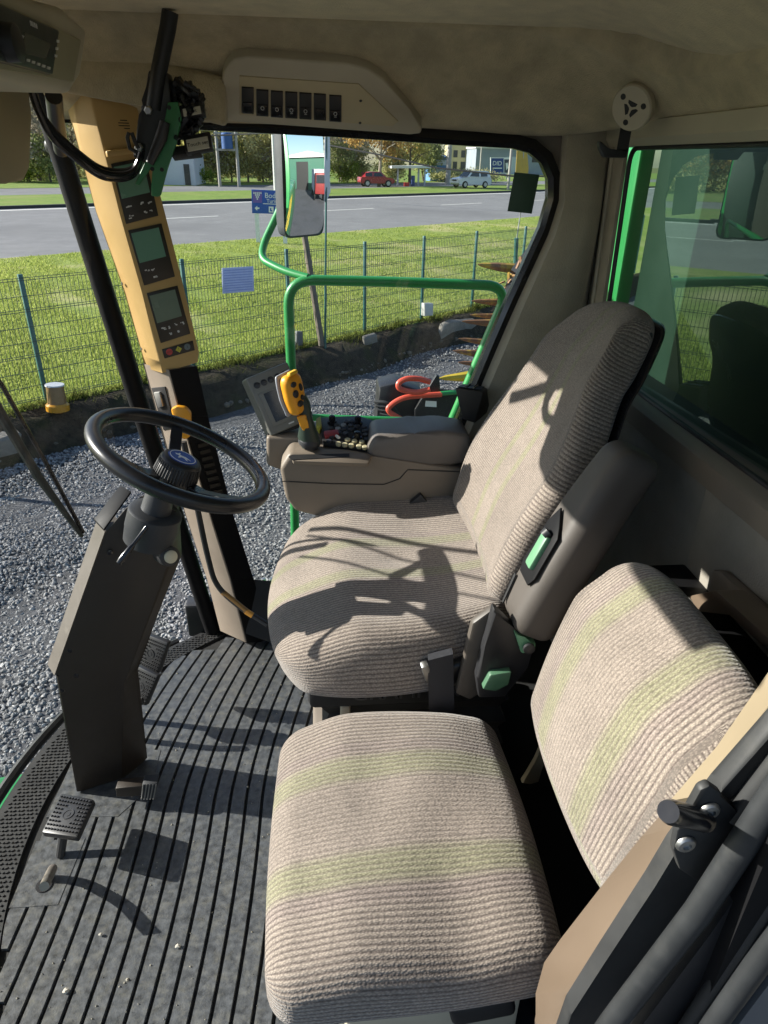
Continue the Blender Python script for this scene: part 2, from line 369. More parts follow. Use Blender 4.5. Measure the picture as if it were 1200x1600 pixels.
mb = MB(); mb.tube(arc([V((XR-.010, yl+.15, zt+.02)), V((XR-.010, yl+.085, zt-.0)), V((XR-.010, yb+.075, .80))], .05), .006, 8); mb.build('piping', M_tanlight, rp)
mb = MB(); R_ = [V((XR+.010, yl+.012, zt-.004)), V((XR+.010+.028*(yl-.2), .2, zt-.004)), V((XR+.010+.028*(yl-.2), .2, zb+.003)), V((XR+.010, yb+.012, zb+.003))]
mb.b.faces.new([mb.b.verts.new(p) for p in R_]); mb.build('rear_window', M_tint, cab)
mb = MB(); mb.tube(arc([V((XR+.004, .2, zt-.006)), V((XR+.004, yl+.006, zt-.006)), V((XR+.004, yb+.006, zb)), V((XR+.004, .2, zb))], .04), .006, 8); mb.build('rear_window_seal', M_blk, cab)
mb = MB(); mb.loft([[V((XR-.035, y, zb-.055)), V((XR-.035, y, zb-.012)), V((XR-.02, y, zb-.002)), V((XR+.10, y, zb-.002)), V((XR+.10, y, zb-.055))] for y in (.2, YW)]); mb.build('rear_sill', M_brown, cab)
mb = MB(); mb.box((XR+.0, 1.50, (zb-.058)/2), (.03, .74, zb-.058), bev=.004); mb.box((XR-.012, .66, (zb-.058)/2+.1), (.03, .93, zb-.26), bev=.006); mb.build('rear_panel', M_rear, cab)
mb = MB(); mb.box((XR-.016, .66, .10), (.03, .93, .2)); mb.build('rear_kick_panel', M_blk, cab)
# green grain tank behind the rear glass
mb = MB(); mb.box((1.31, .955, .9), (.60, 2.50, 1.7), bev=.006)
mb.build('grain_tank', mat('tank_shadow_green', (.005, .022, .013), .5, vary=.15, vscale=3), cab)  # near-black green puts the cab's shade on the tank into its colour
mb = MB(); mb.box((.975, 2.275, .9), (.05, .13, 1.9), bev=.01); mb.build('rear_corner_post', M_green, cab)
mb = MB(); mb.box((4.1, 1.25, -.35), (4.4, 1.9, 2.7), bev=.12); tk = mb.build('machine_body', M_green, cab)
M_yel = flat('yellow_stripe', (.75, .52, .03), .4)
mb = MB()
for k in range(3): mb.prism([V((1.6+k*.34, 2.203, -1.1)), V((1.75+k*.34, 2.203, -1.1)), V((2.9+k*.3, 2.203, .85)), V((2.75+k*.3, 2.203, .85))], (0, .004, 0))
mb.build('side_stripe', M_yel, tk)
# left-hand door frame, close to the lens: painted jamb, rubber seals, striker
yj = .42
J = [P(*p, y=yj) for p in ((828, 1640), (835, 1572), (833, 1555), (846, 1505), (870, 1468), (1000, 1285), (1078, 1165), (1200, 1000))]
J2 = [P(*p, y=yj) for p in ((1215, 1055), (1100, 1215), (1062, 1300), (1052, 1330), (985, 1440), (905, 1565), (865, 1640))]
def jstrip(rows, yl_, yr_, th, name, m):
    A = [P(*l, y=yl_) for l, r in rows]; B = [P(*r, y=yr_) for l, r in rows]; R = []
    for i, (p, q) in enumerate(zip(A, B)):
        t_ = (A[min(i+1, len(A)-1)]-A[max(i-1, 0)]).normalized(); n = (q-p).cross(t_).normalized()
        if n.dot(EYE-p) < 0: n = -n
        e = (q-p)*.06; R.append([p-n*.004, p+e, q-e, q-n*.006, q-n*th, p-n*th])
    mb = MB(); mb.loft(R); return mb.build(name, m, cab, ang=50)
jm = jstrip([((822, 1660), (862, 1660)), ((834, 1585), (893, 1585)), ((833, 1555), (912, 1556)), ((846, 1505), (944, 1506)), ((870, 1468), (968, 1470)), ((945, 1372), (1022, 1388)), ((1000, 1305), (1054, 1335)), ((1046, 1254), (1066, 1292))], .50, .425, .02, 'door_jamb', M_jamb)
jstrip([((1044, 1252), (1086, 1244)), ((1119, 1165), (1145, 1180)), ((1165, 1098), (1190, 1120)), ((1260, 960), (1290, 985))], .50, .455, .02, 'door_trim', mat('door_trim_beige', (.27, .215, .14), .5, vary=.06))
jstrip([((1089, 1242), (1112, 1232)), ((1147, 1180), (1168, 1182)), ((1192, 1120), (1215, 1122)), ((1292, 985), (1320, 990))], .452, .43, .02, 'door_trim', MATS['door_trim_beige'])
mb = MB(); mb.prism([P(*p, y=.41) for p in ((862, 1660), (893, 1585), (944, 1506), (1022, 1388), (1056, 1332), (1128, 1236), (1300, 1030), (1380, 1080), (1150, 1370), (965, 1660))], (0, .02, 0), .006); mb.build('door_frame_channel', M_rub, cab)
def seal(name, px, y, r, m, sq=1):
    pts = [P(u, v, y=y) for u, v in px]; a = (pts[-1]-pts[0]).normalized(); pts = [pts[0]-a*.08]+pts+[pts[-1]+a*.15]
    mb = MB(); mb.tube(pts, r, 14); return mb.build(name, m, cab)
seal('door_seal', ((955, 1600), (1090, 1425), (1245, 1190)), .375, .0125, M_seal)
seal('door_seal', ((1060, 1625), (1245, 1345)), .36, .008, M_rub)
seal('door_seal', ((1085, 1640), (1245, 1420)), .345, .011, M_seal)
mb = MB(); mb.prism([P(*p, y=.37) for p in ((960, 1660), (1110, 1460), (1260, 1240), (1400, 1300), (1250, 1640))], (0, .012, 0)); mb.build('door_recess', M_blk, cab)
M_dpan = mat('door_panel_grey', (.11, .12, .135), .5, vary=.1, bump=.2, bscale=500)
mb = MB(); mb.prism([P(*p, y=.34) for p in ((1110, 1660), (1230, 1500), (1600, 1300), (1700, 1900), (1200, 1900))], (0, .01, 0)); mb.build('door_panel', M_dpan, cab)
mb = MB(); mb.tube([P(1150, 1278, y=.405), P(1228, 1180, y=.405), P(1335, 1040, y=.405)], .014, 12); mb.build('door_seal', M_rub, cab)
strk = [P(*p, y=.398) for p in ((1052, 1330), (1058, 1300), (1095, 1235), (1110, 1228), (1128, 1240), (1138, 1262), (1165, 1275), (1098, 1385), (1062, 1360))]
mb = MB(); mb.prism(strk, (0, .010, 0), .003, 2); sp = mb.build('door_striker', M_rub, cab)
nrm = V((-.25, -.9, .25)).normalized()
for u, v in ((1108, 1266), (1071, 1318)):
    p = P(u, v, y=.397); mb = MB(); mb.lathe([(.0098, 0), (.0095, .0016), (.0078, .0036), (.0042, .0042), (.0038, .0015)], p, (0, -1, 0), 18); mb.build('bolt', M_steel, sp)
a, b = P(1100, 1282, y=.397), P(1044, 1268, y=.36)
mb = MB(); dd = (b-a); mb.tube([a, a+dd*.93, b], [.0105, .0105, .009], 18); mb.build('striker_pin', M_blkgloss, sp)
# black box painted in for the dark void, tan bracket behind the small seat
mb = MB(); mb.box((.66, .80, .40), (.13, .66, .60), bev=.006); mb.build('rear_void_box', M_pillar, cab)
q = [P(*p, x=.66) for p in ((1050, 940), (1118, 922), (1200, 998), (1200, 968), (1125, 905))]
mb = MB(); mb.prism([P(1048, 937, x=.63), P(1118, 922, x=.63), P(1215, 1010, x=.63), P(1190, 1010, x=.63), P(1140, 958, x=.63), P(1052, 953, x=.63)], (.05, 0, 0), .003); br = mb.build('seat_hinge_bracket', M_jamb, cab)
mb = MB(); mb.lathe([(.018, 0), (.018, .004), (.012, .006), (.012, .003)], P(1072, 948, x=.625), (-1, 0, .3), 18); mb.build('bolt', M_steel, br)
mb = MB(); mb.prism([P(1105, 925, x=.70), P(1113, 890, x=.70), P(1125, 893, x=.70), P(1225, 985, x=.70), P(1225, 1015, x=.70)], (.02, 0, 0), .004); mb.build('locker_edge', M_brown, cab)
# A pillar: black tube beside the post
a0, a1 = P(80, 190, y=1.90), P(327, 968, y=1.90)
mb = MB(); mb.tube([a0+(a0-a1)*.12, a0.lerp(a1, .5)+V((-.006, 0, 0)), a1+(a1-a0)*.06], .025, 18); pa = mb.build('front_pillar', M_pillar, cab)
mb = MB(); mb.ell(P(85, 228, y=1.95), (.022, .03, .022)); mb.build('pillar_clamp', M_blk, pa)
mb = MB(); mb.box((-.30, YW+.01, .04), (.35, .06, .13), bev=.01); mb.build('side_sill', M_blk, cab)
# left wall below the door opening and left-rear pillar (mostly out of view)
mb = MB(); mb.box((.62, YL-.03, .55), (.5, .03, 1.1)); mb.build('left_wall', M_pillar, cab)
# ------------------------------------------------------------------ seat cloth: corduroy ribs, smooth centre, green bands
def fabric():
    m = bpy.data.materials.new('seat_cloth'); g = NT(m); out = g.new('ShaderNodeOutputMaterial'); b = g.new('ShaderNodeBsdfPrincipled'); g.link(b.outputs[0], out.inputs[0])
    b.inputs['Roughness'].default_value = .95; b.inputs['Sheen Weight'].default_value = .25; b.inputs['Specular IOR Level'].default_value = .15
    at2 = g.new('ShaderNodeAttribute', attribute_name='band'); at = g.new('ShaderNodeAttribute', attribute_name='rib'); tc = g.new('ShaderNodeTexCoord'); s = at.outputs['Fac']
    def mth(op, a, bb=None, c=None):
        x = g.new('ShaderNodeMath', operation=op)
        for i, q in enumerate((a, bb, c)):
            if q is None: continue
            if isinstance(q, (int, float)): x.inputs[i].default_value = q
            else: g.link(q, x.inputs[i])
        return x.outputs[0]
    nz = g.new('ShaderNodeTexNoise', i_Scale=90.0, i_Detail=2.0); g.link(tc.outputs['Object'], nz.inputs['Vector'])
    sj = mth('ADD', s, mth('MULTIPLY', mth('SUBTRACT', nz.outputs['Fac'], .5), .0011))
    rib = mth('MULTIPLY_ADD', mth('SINE', mth('MULTIPLY', sj, 2*math.pi/.0086)), .5, .5)       # one rib every 8.6 mm
    ab = mth('ABSOLUTE', at2.outputs['Fac'])
    def band(lo, hi, w=.006):
        x = g.new('ShaderNodeMapRange', interpolation_type='SMOOTHSTEP'); x.inputs['From Min'].default_value = lo-w; x.inputs['From Max'].default_value = lo+w; g.link(ab, x.inputs['Value'])
        y = g.new('ShaderNodeMapRange', interpolation_type='SMOOTHSTEP'); y.inputs['From Min'].default_value = hi+w; y.inputs['From Max'].default_value = hi-w; g.link(ab, y.inputs['Value'])
        return mth('MULTIPLY', x.outputs[0], y.outputs[0])
    gband = band(.066, .114, .012); pband = band(.118, .145); cen = band(-1, .060, .012)
    knit = g.new('ShaderNodeTexVoronoi', i_Scale=310.0); mp = g.new('ShaderNodeMapping'); mp.inputs['Scale'].default_value = (.7, 1.5, 1); g.link(tc.outputs['Object'], mp.inputs['Vector']); g.link(mp.outputs[0], knit.inputs['Vector'])
    slow = g.new('ShaderNodeTexNoise', i_Scale=6.0, i_Detail=6.0, i_Roughness=.68); g.link(tc.outputs['Object'], slow.inputs['Vector'])
    def mixc(f, a, c):
        x = g.new('ShaderNodeMix', data_type='RGBA')
        for i, q in ((0, f), (6, a), (7, c)):
            if isinstance(q, (int, float)): x.inputs[i].default_value = q
            elif isinstance(q, tuple): x.inputs[i].default_value = (*q, 1)
            else: g.link(q, x.inputs[i])
        return x.outputs[2]
    ribamt = mth('SUBTRACT', .88, mth('MULTIPLY', cen, .40))
    darkf = mth('MULTIPLY', mth('POWER', mth('SUBTRACT', 1, rib), 2.3), ribamt)
    c = mixc(mth('MULTIPLY', pband, .45), (.345, .290, .243), (.29, .232, .212)); c = mixc(mth('MULTIPLY', cen, .8), c, (.315, .264, .222)); c = mixc(mth('MULTIPLY', gband, .76), c, (.272, .268, .158))
    c = mixc(mth('MULTIPLY', darkf, mth('SUBTRACT', 1, mth('MULTIPLY', gband, .45))), c, (.13, .102, .09))
    kn = g.new('ShaderNodeMapRange', i_From_Min=.0, i_From_Max=.7, i_To_Min=1.22, i_To_Max=.62); g.link(knit.outputs['Distance'], kn.inputs['Value'])
    sl = g.new('ShaderNodeMapRange', i_From_Min=.3, i_From_Max=.7, i_To_Min=.80, i_To_Max=1.14); g.link(slow.outputs['Fac'], sl.inputs['Value'])
    sc1 = g.new('ShaderNodeVectorMath', operation='SCALE'); g.link(c, sc1.inputs[0]); g.link(mth('MULTIPLY', kn.outputs[0], sl.outputs[0]), sc1.inputs['Scale']); g.link(sc1.outputs[0], b.inputs['Base Color'])
    hgt = mth('ADD', mth('MULTIPLY', rib, ribamt), mth('MULTIPLY', mth('SUBTRACT', 1, knit.outputs['Distance']), .8))
    bp = g.new('ShaderNodeBump', i_Strength=.55, i_Distance=.0022); g.link(hgt, bp.inputs['Height']); g.link(bp.outputs[0], b.inputs['Normal']); return m
M_cloth = fabric()
M_pad = mat('dark_grey_vinyl', (.068, .058, .05), .6, vary=.1, bump=.35, bscale=700, dist=.0006)
M_handle = mat('pale_green_plastic', (.12, .28, .155), .45, vary=.1)
M_blkdark = mat('black_suspension', (.012, .012, .013), .6, vary=.2)
M_web = mat('belt_webbing', (.02, .021, .026), .55, vary=.25, vscale=120, bump=.3, bscale=900)

def squircle(a, b, k): return a*math.sqrt(max(0, 1-k*b*b)), b*math.sqrt(max(0, 1-k*a*a))
# ---- driver's seat
YD = 1.385
ds = thing('driver_seat', 'larger driver seat behind the steering wheel, ribbed beige cloth with tall backrest and armrest', 'seat', (.15, YD, 0))
def f_cush(p):
    a, b = p.x/.27, p.y/.30; A, B = squircle(a, b, .30)
    x = A*.285; y = B*.328 - .006
    top = sm(-.06, .07, p.z)
    z = p.z + top*(.022*(abs(b)**3) - .016*math.exp(-((a-.35)/.5)**2)*(1-b*b) - .060*sm(-.25, -1.02, a)) + .018*a
    z += -.012*sm(.3, 1, abs(b))*(1-top)
    dimple = -.006*math.exp(-((a-.1)/.12)**2-((b)/.1)**2)*top
    x -= .018*(1-top)*sm(-.2, -1, a)*-1
    return V((.135+x, YD+y, .512+z+dimple))
mb = MB(); mb.rbox((.54, .60, .165), .064, (44, 48, 14), f_cush, 1.4); mb.build('cushion', M_cloth, ds, ang=80)
TB = math.radians(22)
def f_back(p):
    # p.x thickness (front = -), p.y lateral, p.z height from centre
    t = (p.z+.32)/.64; b = p.y/.26
    half = .255*(1-.05*sm(.3, 0, t)) - (.022*sm(.6, .95, t) if b < 0 else 0) - .070*sm(.42, .80, t) - .065*sm(.80, 1.02, t)
    yc = .010*sm(.2, 1, t)
    y = b*half + yc
    s = p.z+.32 + .012
    x = (p.x if p.x < 0 else p.x*(1-.75*b*b)) + (-.024*abs(b)**2.5 if p.x < 0 else 0) + .02*math.sin(math.pi*min(1, t))*(0) - .020*math.exp(-((t-.28)/.2)**2)*(1 if p.x < 0 else .3)
    x += .030*sm(.75, 1.0, t)
    s -= .035*abs(b)**3*sm(.6, 1.0, t)
    return V((.365+s*math.sin(TB)+x*math.cos(TB)+.012, YD+y, .565+s*math.cos(TB)-x*math.sin(TB)))
mb = MB(); mb.rbox((.095, .52, .64), .046, (12, 44, 52), f_back, 2.1); bk = mb.build('backrest', M_cloth, ds, ang=80)
def f_shell(p):
    q = f_back(V((p.x*.3+.03, p.y*1.0, p.z*.98))); return q+V((math.cos(TB), 0, -math.sin(TB)))*(.016)+V((0, -.012*sm(.0, .3, p.z), 0))
mb = MB(); mb.rbox((.10, .52, .64), .045, (6, 16, 20), f_shell); mb.build('back_shell', M_blkgloss, ds, ang=60)
mb = MB(); mb.box(P(1004, 524, x=.635), (.03, .035, .02), bev=.006); mb.build('headrest_clip', M_blk, ds)
# armrest folded up against the backrest
TA = math.radians(25); axu = V((math.sin(TA), 0, math.cos(TA))); axn = V((math.cos(TA), 0, -math.sin(TA)))
def f_arm(p):
    t = (p.z+.20)/.40; w = 1-.30*sm(.45, 1, t)
    y = p.y*w + .012*sm(.2, 1, t); x = p.x + .035*sm(.35, .0, t)*(-1 if p.x < 0 else .3)*0 + .045*(t-.5)**2 - .012
    s = p.z+.205
    return V((.368, 1.035, .622)) + axu*s + axn*x + V((0, y, 0))
mb = MB(); mb.rbox((.092, .116, .39), .030, (12, 12, 30), f_arm); ar = mb.build('armrest', M_pad, ds, ang=70)
def ap(s, y, o=0): return V((.368, 1.035, .622))+axu*s+axn*(-.050+.045*((s/.46)-.5)**2-.012-o)+V((0, y, 0))
mb = MB(); mb.prism([ap(.105, -.030, .003), ap(.105, .022, .003), ap(.125, .032, .003), ap(.215, .030, .003), ap(.250, .016, .003), ap(.225, -.018, .003), ap(.21, -.034, .003), ap(.125, -.040, .003)], axn*.004, .001); mb.build('handle_recess', M_pillar, ar)
mb = MB(); mb.prism([ap(.13, -.020, .012), ap(.13, .008, .012), ap(.20, .012, .012), ap(.20, -.016, .012)], axn*.018, .005); rh = mb.build('release_handle', M_handle, ar)
mb = MB(); mb.tube([ap(.195, -.003, .010), ap(.206, -.003, .006)], .011, 12); mb.build('handle_cap', M_blk, rh)
mb = MB(); mb.prism([ap(.03, .018, .002), ap(.03, .024, .002), ap(.09, .036, .002), ap(.09, .028, .002)], axn*.003); mb.build('slot', M_blkdark, ar)
# frame, buckle, belt, handles and suspension under the cushion
mb = MB(); mb.prism([P(*p, y=1.03) for p in ((738, 975), (775, 948), (795, 985), (800, 1020), (765, 1075), (735, 1095), (712, 1085))], (0, .02, 0), .006); mb.build('side_bracket', mat('bracket_brown', (.075, .063, .052), .5), ds)
mb = MB(); mb.prism([P(*p, y=1.0) for p in ((772, 950), (808, 985), (834, 1018), (826, 1045), (790, 1090), (748, 1092), (744, 1060), (758, 1010))], (0, .025, 0), .006); mb.build('side_cover', M_blk, ds)
mb = MB(); mb.prism([P(*p, y=.99) for p in ((804, 988), (818, 998), (838, 1006), (836, 1020), (815, 1022))], (0, .02, 0), .004); h1 = mb.build('tilt_handle', M_handle, ds)
mb = MB(); mb.lathe([(.011, 0), (.011, .006), (.005, .008)], P(826, 1012, y=.985), (0, -1, 0), 16); mb.build('handle_cap', M_blk, h1)
mb = MB(); mb.prism([P(*p, y=.985) for p in ((754, 1078), (766, 1055), (800, 1050), (795, 1071), (775, 1081))], (0, .02, 0), .004); mb.build('height_handle', mat('shaded_green_plastic', (.06, .14, .08), .5), ds)  # handle green darkened: its shade is put into the colour
bp_ = P(700, 1044, y=1.06)
rb = basis_rot((.95, .1, .28), (0, .9, .2))
mb = MB(); mb.box(bp_+V((.03, .012, -.005)), (.085, .04, .062), rb, .012, 3); bu = mb.build('belt_reel', M_blk, ds)
mb = MB(); 
R = [P(u, 1010+dv, y=.94) for u, dv in ((672, 12), (704, 2))]
mb.loft([[P(668, 1022, y=1.05), P(706, 1012, y=1.05), P(706, 1012, y=1.055), P(668, 1022, y=1.055)], [P(669, 1032, y=1.035), P(708, 1022, y=1.035), P(708, 1022, y=1.04), P(669, 1032, y=1.04)], [P(670, 1110, y=1.034), P(710, 1110, y=1.034), P(710, 1110, y=1.04), P(670, 1110, y=1.04)], [P(672, 1190, y=1.036), P(712, 1190, y=1.036), P(712, 1190, y=1.042), P(672, 1190, y=1.042)]]); mb.build('lap_belt', M_web, bu)
mb = MB(); mb.box(P(666, 1048, y=1.045), (.016, .02, .05), rb, .004); mb.build('belt_guide', M_steel, bu)
mb = MB(); mb.box((.17, YD-.02, .40), (.44, .50, .07), bev=.015); mb.build('seat_pan', M_blkdark, ds)
mb = MB(); R = []
for k in range(9):
    w = .20+(.012 if k % 2 else -.004); R.append([V((.19+sx*w, YD+sy*(w+.02), .10+.27*k/8)) for sx, sy in ((-1, -1), (1, -1), (1, 1), (-1, 1))])
mb.loft(R); mb.build('suspension_bellows', M_blkdark, ds, ang=20)
mb = MB(); mb.box((.18, YD-.02, .05), (.46, .52, .09), bev=.012); mb.build('seat_base', M_brown, ds)
mb = MB(); mb.box((.03, 1.13, .22), (.022, .03, .30), bev=.006); mb.build('front_bracket', M_tanlight, ds)
M_letter = flat('embossed_black', (.05, .05, .055), .35)
text('seat_lettering', 'GRAMMER', V((.16, YD-.02-.251, .405)), (1, 0, 0), (0, 0, 1), .05, M_letter, ds, .002)
# ---- the small training seat by the door
YP = .772
ps = thing('training_seat', 'low training seat nearest the door with square ribbed cushion and short green-banded backrest', 'seat', (.12, YP, 0))
def f_pc(p):
    a, b = p.x/.215, p.y/.245; A, B = squircle(a, b, .09)
    wy = 1+.03*sm(-1, 1, -a); top = sm(-.05, .06, p.z)
    z = p.z + top*(.012*(1-a*a)*(1-b*b) - .030*sm(-.35, -1.02, a) - .010*sm(.5, 1, a)) - .012*(1-top)*sm(-.2, -1, a)
    z += top*(.005*math.sin(a*3+b*2)+.003*math.sin(a*7-b*3+1)*(1-b*b)) - .010*math.exp(-((a-.35)/.3)**2-((b+.85)/.25)**2)*top
    return V((.112+A*.222, YP+B*.254*wy, .392+z))
mb = MB(); mb.rbox((.43, .49, .125), .044, (40, 44, 14), f_pc); mb.build('cushion', M_cloth, ps, ang=80)
TP = math.radians(14)
def f_pb(p):
    t = (p.z+.20)/.40; b = p.y/.225
    half = .205 + .012*math.sin(math.pi*t); y = b*half
    s = p.z*.94+.200 - .040*abs(b)**4*sm(.5, 1, t) + .02*abs(b)**4*sm(.5, 0, t)
    x = p.x - (.034*(1-b*b)*math.sin(math.pi*min(1, max(0, t*.9+.1))) if p.x < 0 else 0) + .035*sm(.7, 1.02, t)
    return V((.385+s*math.sin(TP)+x*math.cos(TP), YP-.036+y, .495+s*math.cos(TP)-x*math.sin(TP)))
mb = MB(); mb.rbox((.066, .45, .40), .032, (10, 44, 40), f_pb); mb.build('backrest', M_cloth, ps, ang=80)
mb = MB(); mb.box((.455, YP-.03, .66), (.012, .28, .20), rot=Matrix.Rotation(TP, 3, 'Y'), bev=.004); mb.build('back_plate', M_blk, ps)
mb = MB(); mb.box((.13, YP, .29), (.36, .40, .05), bev=.012); mb.build('seat_pan', M_blkdark, ps)
mb = MB(); mb.box((.48, YP-.055, .16), (.24, .42, .32), bev=.01); mb.build('gap_shade_box', M_pillar, ps)  # black box added to stand for the dark gap under the backrest
mb = MB(); mb.box((.16, YP+.01, .13), (.30, .32, .26), bev=.012); mb.build('seat_box', M_tanlight, ps)
mb = MB(); mb.box(P(752, 1568, y=.56), (.10, .03, .05), Matrix.Rotation(-.2, 3, 'Y'), .010, 3); mb.build('belt_buckle', M_blkdark, ps)
L = [P(*p, y=.98) for p in ((858, 1140), (868, 1150), (846, 1205), (842, 1222), (828, 1226), (815, 1224), (838, 1190))]
mb = MB(); mb.prism(L, (0, .012, 0), .002); mb.build('hinge_arm', M_tan, ps)
# ------------------------------------------------------------------ steering column
M_colm = mat('column_plastic', (.028, .0205, .015), .5, vary=.1, bump=.25, bscale=800, dist=.0006, dirt=(.035, .03, .025), dirt_scale=14, dirt_lo=.6, dirt_hi=.85)  # base darkened so the column's shade sits in the colour
M_whl = mat('wheel_rim_black', (.014, .014, .016), .3, vary=.15)
M_grey = mat('grey_rubber', (.03, .032, .036), .55, vary=.1, bump=.2, bscale=700)
M_white = flat('white_print', (.8, .8, .78), .5)
M_blue = flat('emblem_blue', (.02, .07, .38), .55)
sc_ = thing('steering_column', 'tall black steering column rising from the floor with a thin three-spoke wheel and blue round emblem', 'steering column', (-.5, 1.28, 0))
yB, yC = 1.25, 1.29
cpx = ((118, 1240, 0), (85, 1055, 0), (164, 832, 0), (197, 792, .35), (258, 800, 1), (266, 885, 1), (190, 1068, 1), (192, 1208, 1))
prof = [P(u, v, y=yB+(yC-yB)*f) for u, v, f in cpx]; prof[0].z = 0; prof[-1].z = 0; yn = yB
dC = V((.045, .085, 0))
dCs = [V((.05, .063, 0)), V((.02, .05, 0)), V((.02, .055, 0)), V((.02, .06, 0)), V((.02, .06, 0)), V((.018, .05, 0)), V((.02, .05, 0)), V((.048, .063, 0))]
mb = MB(); mb.loft([prof, [p+d_ for p, d_ in zip(prof, dCs)]]); mb.bevel(mb.b.edges[:], .006, 2); co = mb.build('housing', M_colm, sc_, ang=25)
mb = MB(); mb.tube([prof[1]+V((.004, -.0006, .0)), prof[6]+V((-.002, -.0006, 0))], .0014, 6); mb.build('cover_seam', M_pillar, co); mb = MB(); oA = V((-.026, .034, .004)); mb.loft([[p+V((0, -.001, 0)), p+oA, p+oA+V((.03, .03, 0)), p+V((.02, .03, 0))] for p in (prof[1], prof[2]+V((0, 0, .002)))]); mb.build('sunlit_strip', mat('column_sunlit', (.12, .105, .09), .5, vary=.12, bump=.2, bscale=800, dist=.0006, dirt=(.2, .18, .15), dirt_scale=30, dirt_lo=.58, dirt_hi=.8), co)  # strip paler than the housing: its sunlit face put into the colour
tp = [prof[2]+V((.0, -.004, .004)), prof[3]+V((0, .05, .006)), prof[3]+V((-.03, .08, .006)), prof[2]+oA+V((-.003, 0, .004))]
mb = MB(); mb.prism(tp, (0, 0, .006), .002); mb.build('top_pad', M_pillar, co)
for u, v in ((110, 1016), (120, 1055), (99, 1078), (172, 863)):
    mb = MB(); mb.lathe([(.006, 0), (.006, .002), (.003, .003)], P(u, v, y=yB+.003), (.3, -1, 0), 12); mb.build('screw', M_blkgloss, co)
# wheel
WC = V((-.2957, 1.34, .863)); t = .4534; tl = .0726; WR = .178
wn = V((math.sin(t)*math.cos(tl), math.sin(t)*math.sin(tl), math.cos(t))); wa = V((math.cos(t)*math.cos(tl), math.cos(t)*math.sin(tl), -math.sin(t))); wb = wn.cross(wa)
def W(a, b, c): return WC+wa*a+wb*b+wn*c
mb = MB(); mb.tube([W(WR*math.cos(q), WR*math.sin(q), 0) for q in [2*math.pi*k/64 for k in range(64)]], .0160, 16, closed=True)
wh = mb.build('steering_wheel', M_whl, sc_)
hubd = -.035
for q in (math.radians(-33), math.radians(100), math.radians(213)):
    c, s_ = math.cos(q), math.sin(q)
    mb = MB(); pts = [(.03, hubd-.012), (.07, hubd-.010), (.11, hubd+.006), (.15, -.010), (WR, -.002)]
    rings = []
    for r, h in pts:
        w = .017-.004*(r/WR); side = V(wb)*c-V(wa)*s_; o = W(r*c, r*s_, h); rings.append([o+side*w+wn*.006, o-side*w+wn*.006, o-side*w*.7-wn*.008, o+side*w*.7-wn*.008])
    mb.loft(rings); bm_ = mb; bm_.bevel({e for e in bm_.b.edges}, .002, 1); bm_.build('spoke', M_whl, wh)
hb = W(0, 0, hubd-.02)
mb = MB(); mb.lathe([(.030, -.06), (.036, -.02), (.045, 0), (.046, .014), (.042, .048), (.038, .054), (.030, .056)], hb, wn, 40); hub = mb.build('hub', M_blk, wh, ang=50)
mb = MB()
for k in range(44):
    q = 2*math.pi*k/44; r = V(wa)*math.cos(q)+V(wb)*math.sin(q); mb.loft([[hb+r*.0462+wn*.013+wn.cross(r)*.0016, hb+r*.0475+wn*.013, hb+r*.0462+wn*.013-wn.cross(r)*.0016], [hb+r*.0425+wn*.046+wn.cross(r)*.0014, hb+r*.0437+wn*.046, hb+r*.0425+wn*.046-wn.cross(r)*.0014]])
mb.build('grip_ribs', M_blk, hub)
ec = hb+wn*.0562
mb = MB(); mb.lathe([(.030, 0), (.029, .0012)], ec, wn, 40); em = mb.build('emblem', M_blue, hub)
mb = MB(); mb.tube([ec+wn*.0014+(wa*math.cos(q)*.0265+wb*math.sin(q)*.0265) for q in [2*math.pi*k/40 for k in range(40)]], .0009, 6, closed=True); mb.build('emblem_ring', M_white, em)
ex = (CR-wn*CR.dot(wn)).normalized(); ey = wn.cross(ex)
deer = [(-.021, .004), (-.014, .006), (-.012, .012), (-.009, .011), (-.010, .006), (-.004, .003), (.006, .004), (.013, .001), (.022, -.004), (.013, -.003), (.010, -.005), (.016, -.011), (.012, -.011), (.006, -.005), (-.002, -.004), (-.006, -.012), (-.009, -.011), (-.007, -.003), (-.013, .001), (-.018, -.001), (-.017, .002)]
mb = MB(); mb.prism([ec+wn*.0012+ex*a*.85+ey*b*.95 for a, b in deer], wn*.0006); mb.build('emblem_deer', M_white, em)
# collar, stalks and knob below the wheel
cc = P(243, 800, y=1.255); ca = V((math.sin(.34), 0, math.cos(.34)))
mb = MB(); mb.lathe([(.050, -.058), (.052, -.030), (.053, -.028), (.053, .012), (.049, .016), (.030, .018), (.026, .07)], cc-ca*.012, ca, 36); cl = mb.build('collar', M_grey, sc_, ang=40)
a, b = P(230, 822, y=1.205), P(186, 880, y=1.17)
mb = MB(); mb.tube([a, a.lerp(b, .5), a.lerp(b, .55), a.lerp(b, .9), b], [.004, .004, .006, .0075, .006], 12); mb.build('turn_stalk', M_blkgloss, cl)
kc = P(262, 868, y=1.235); ka = (V((.55, -.75, .25))).normalized()
mb = MB(); mb.lathe([(.020, -.03), (.022, 0), (.021, .012), (.016, .014)], kc, ka, 24); kb = mb.build('knob', M_blk, sc_)
mb = MB(); mb.lathe([(.0135, .013), (.0135, .018), (.012, .019)], kc, ka, 24); mb.build('knob_cap', mat('cream_cap', (.55, .50, .36), .4), kb)
mb = MB(); mb.tube([kc+ka*-.03, kc+V((-.01, .03, .06)), kc+V((.01, .04, .09))], .014, 12); mb.build('stalk_mount', M_blk, kb)
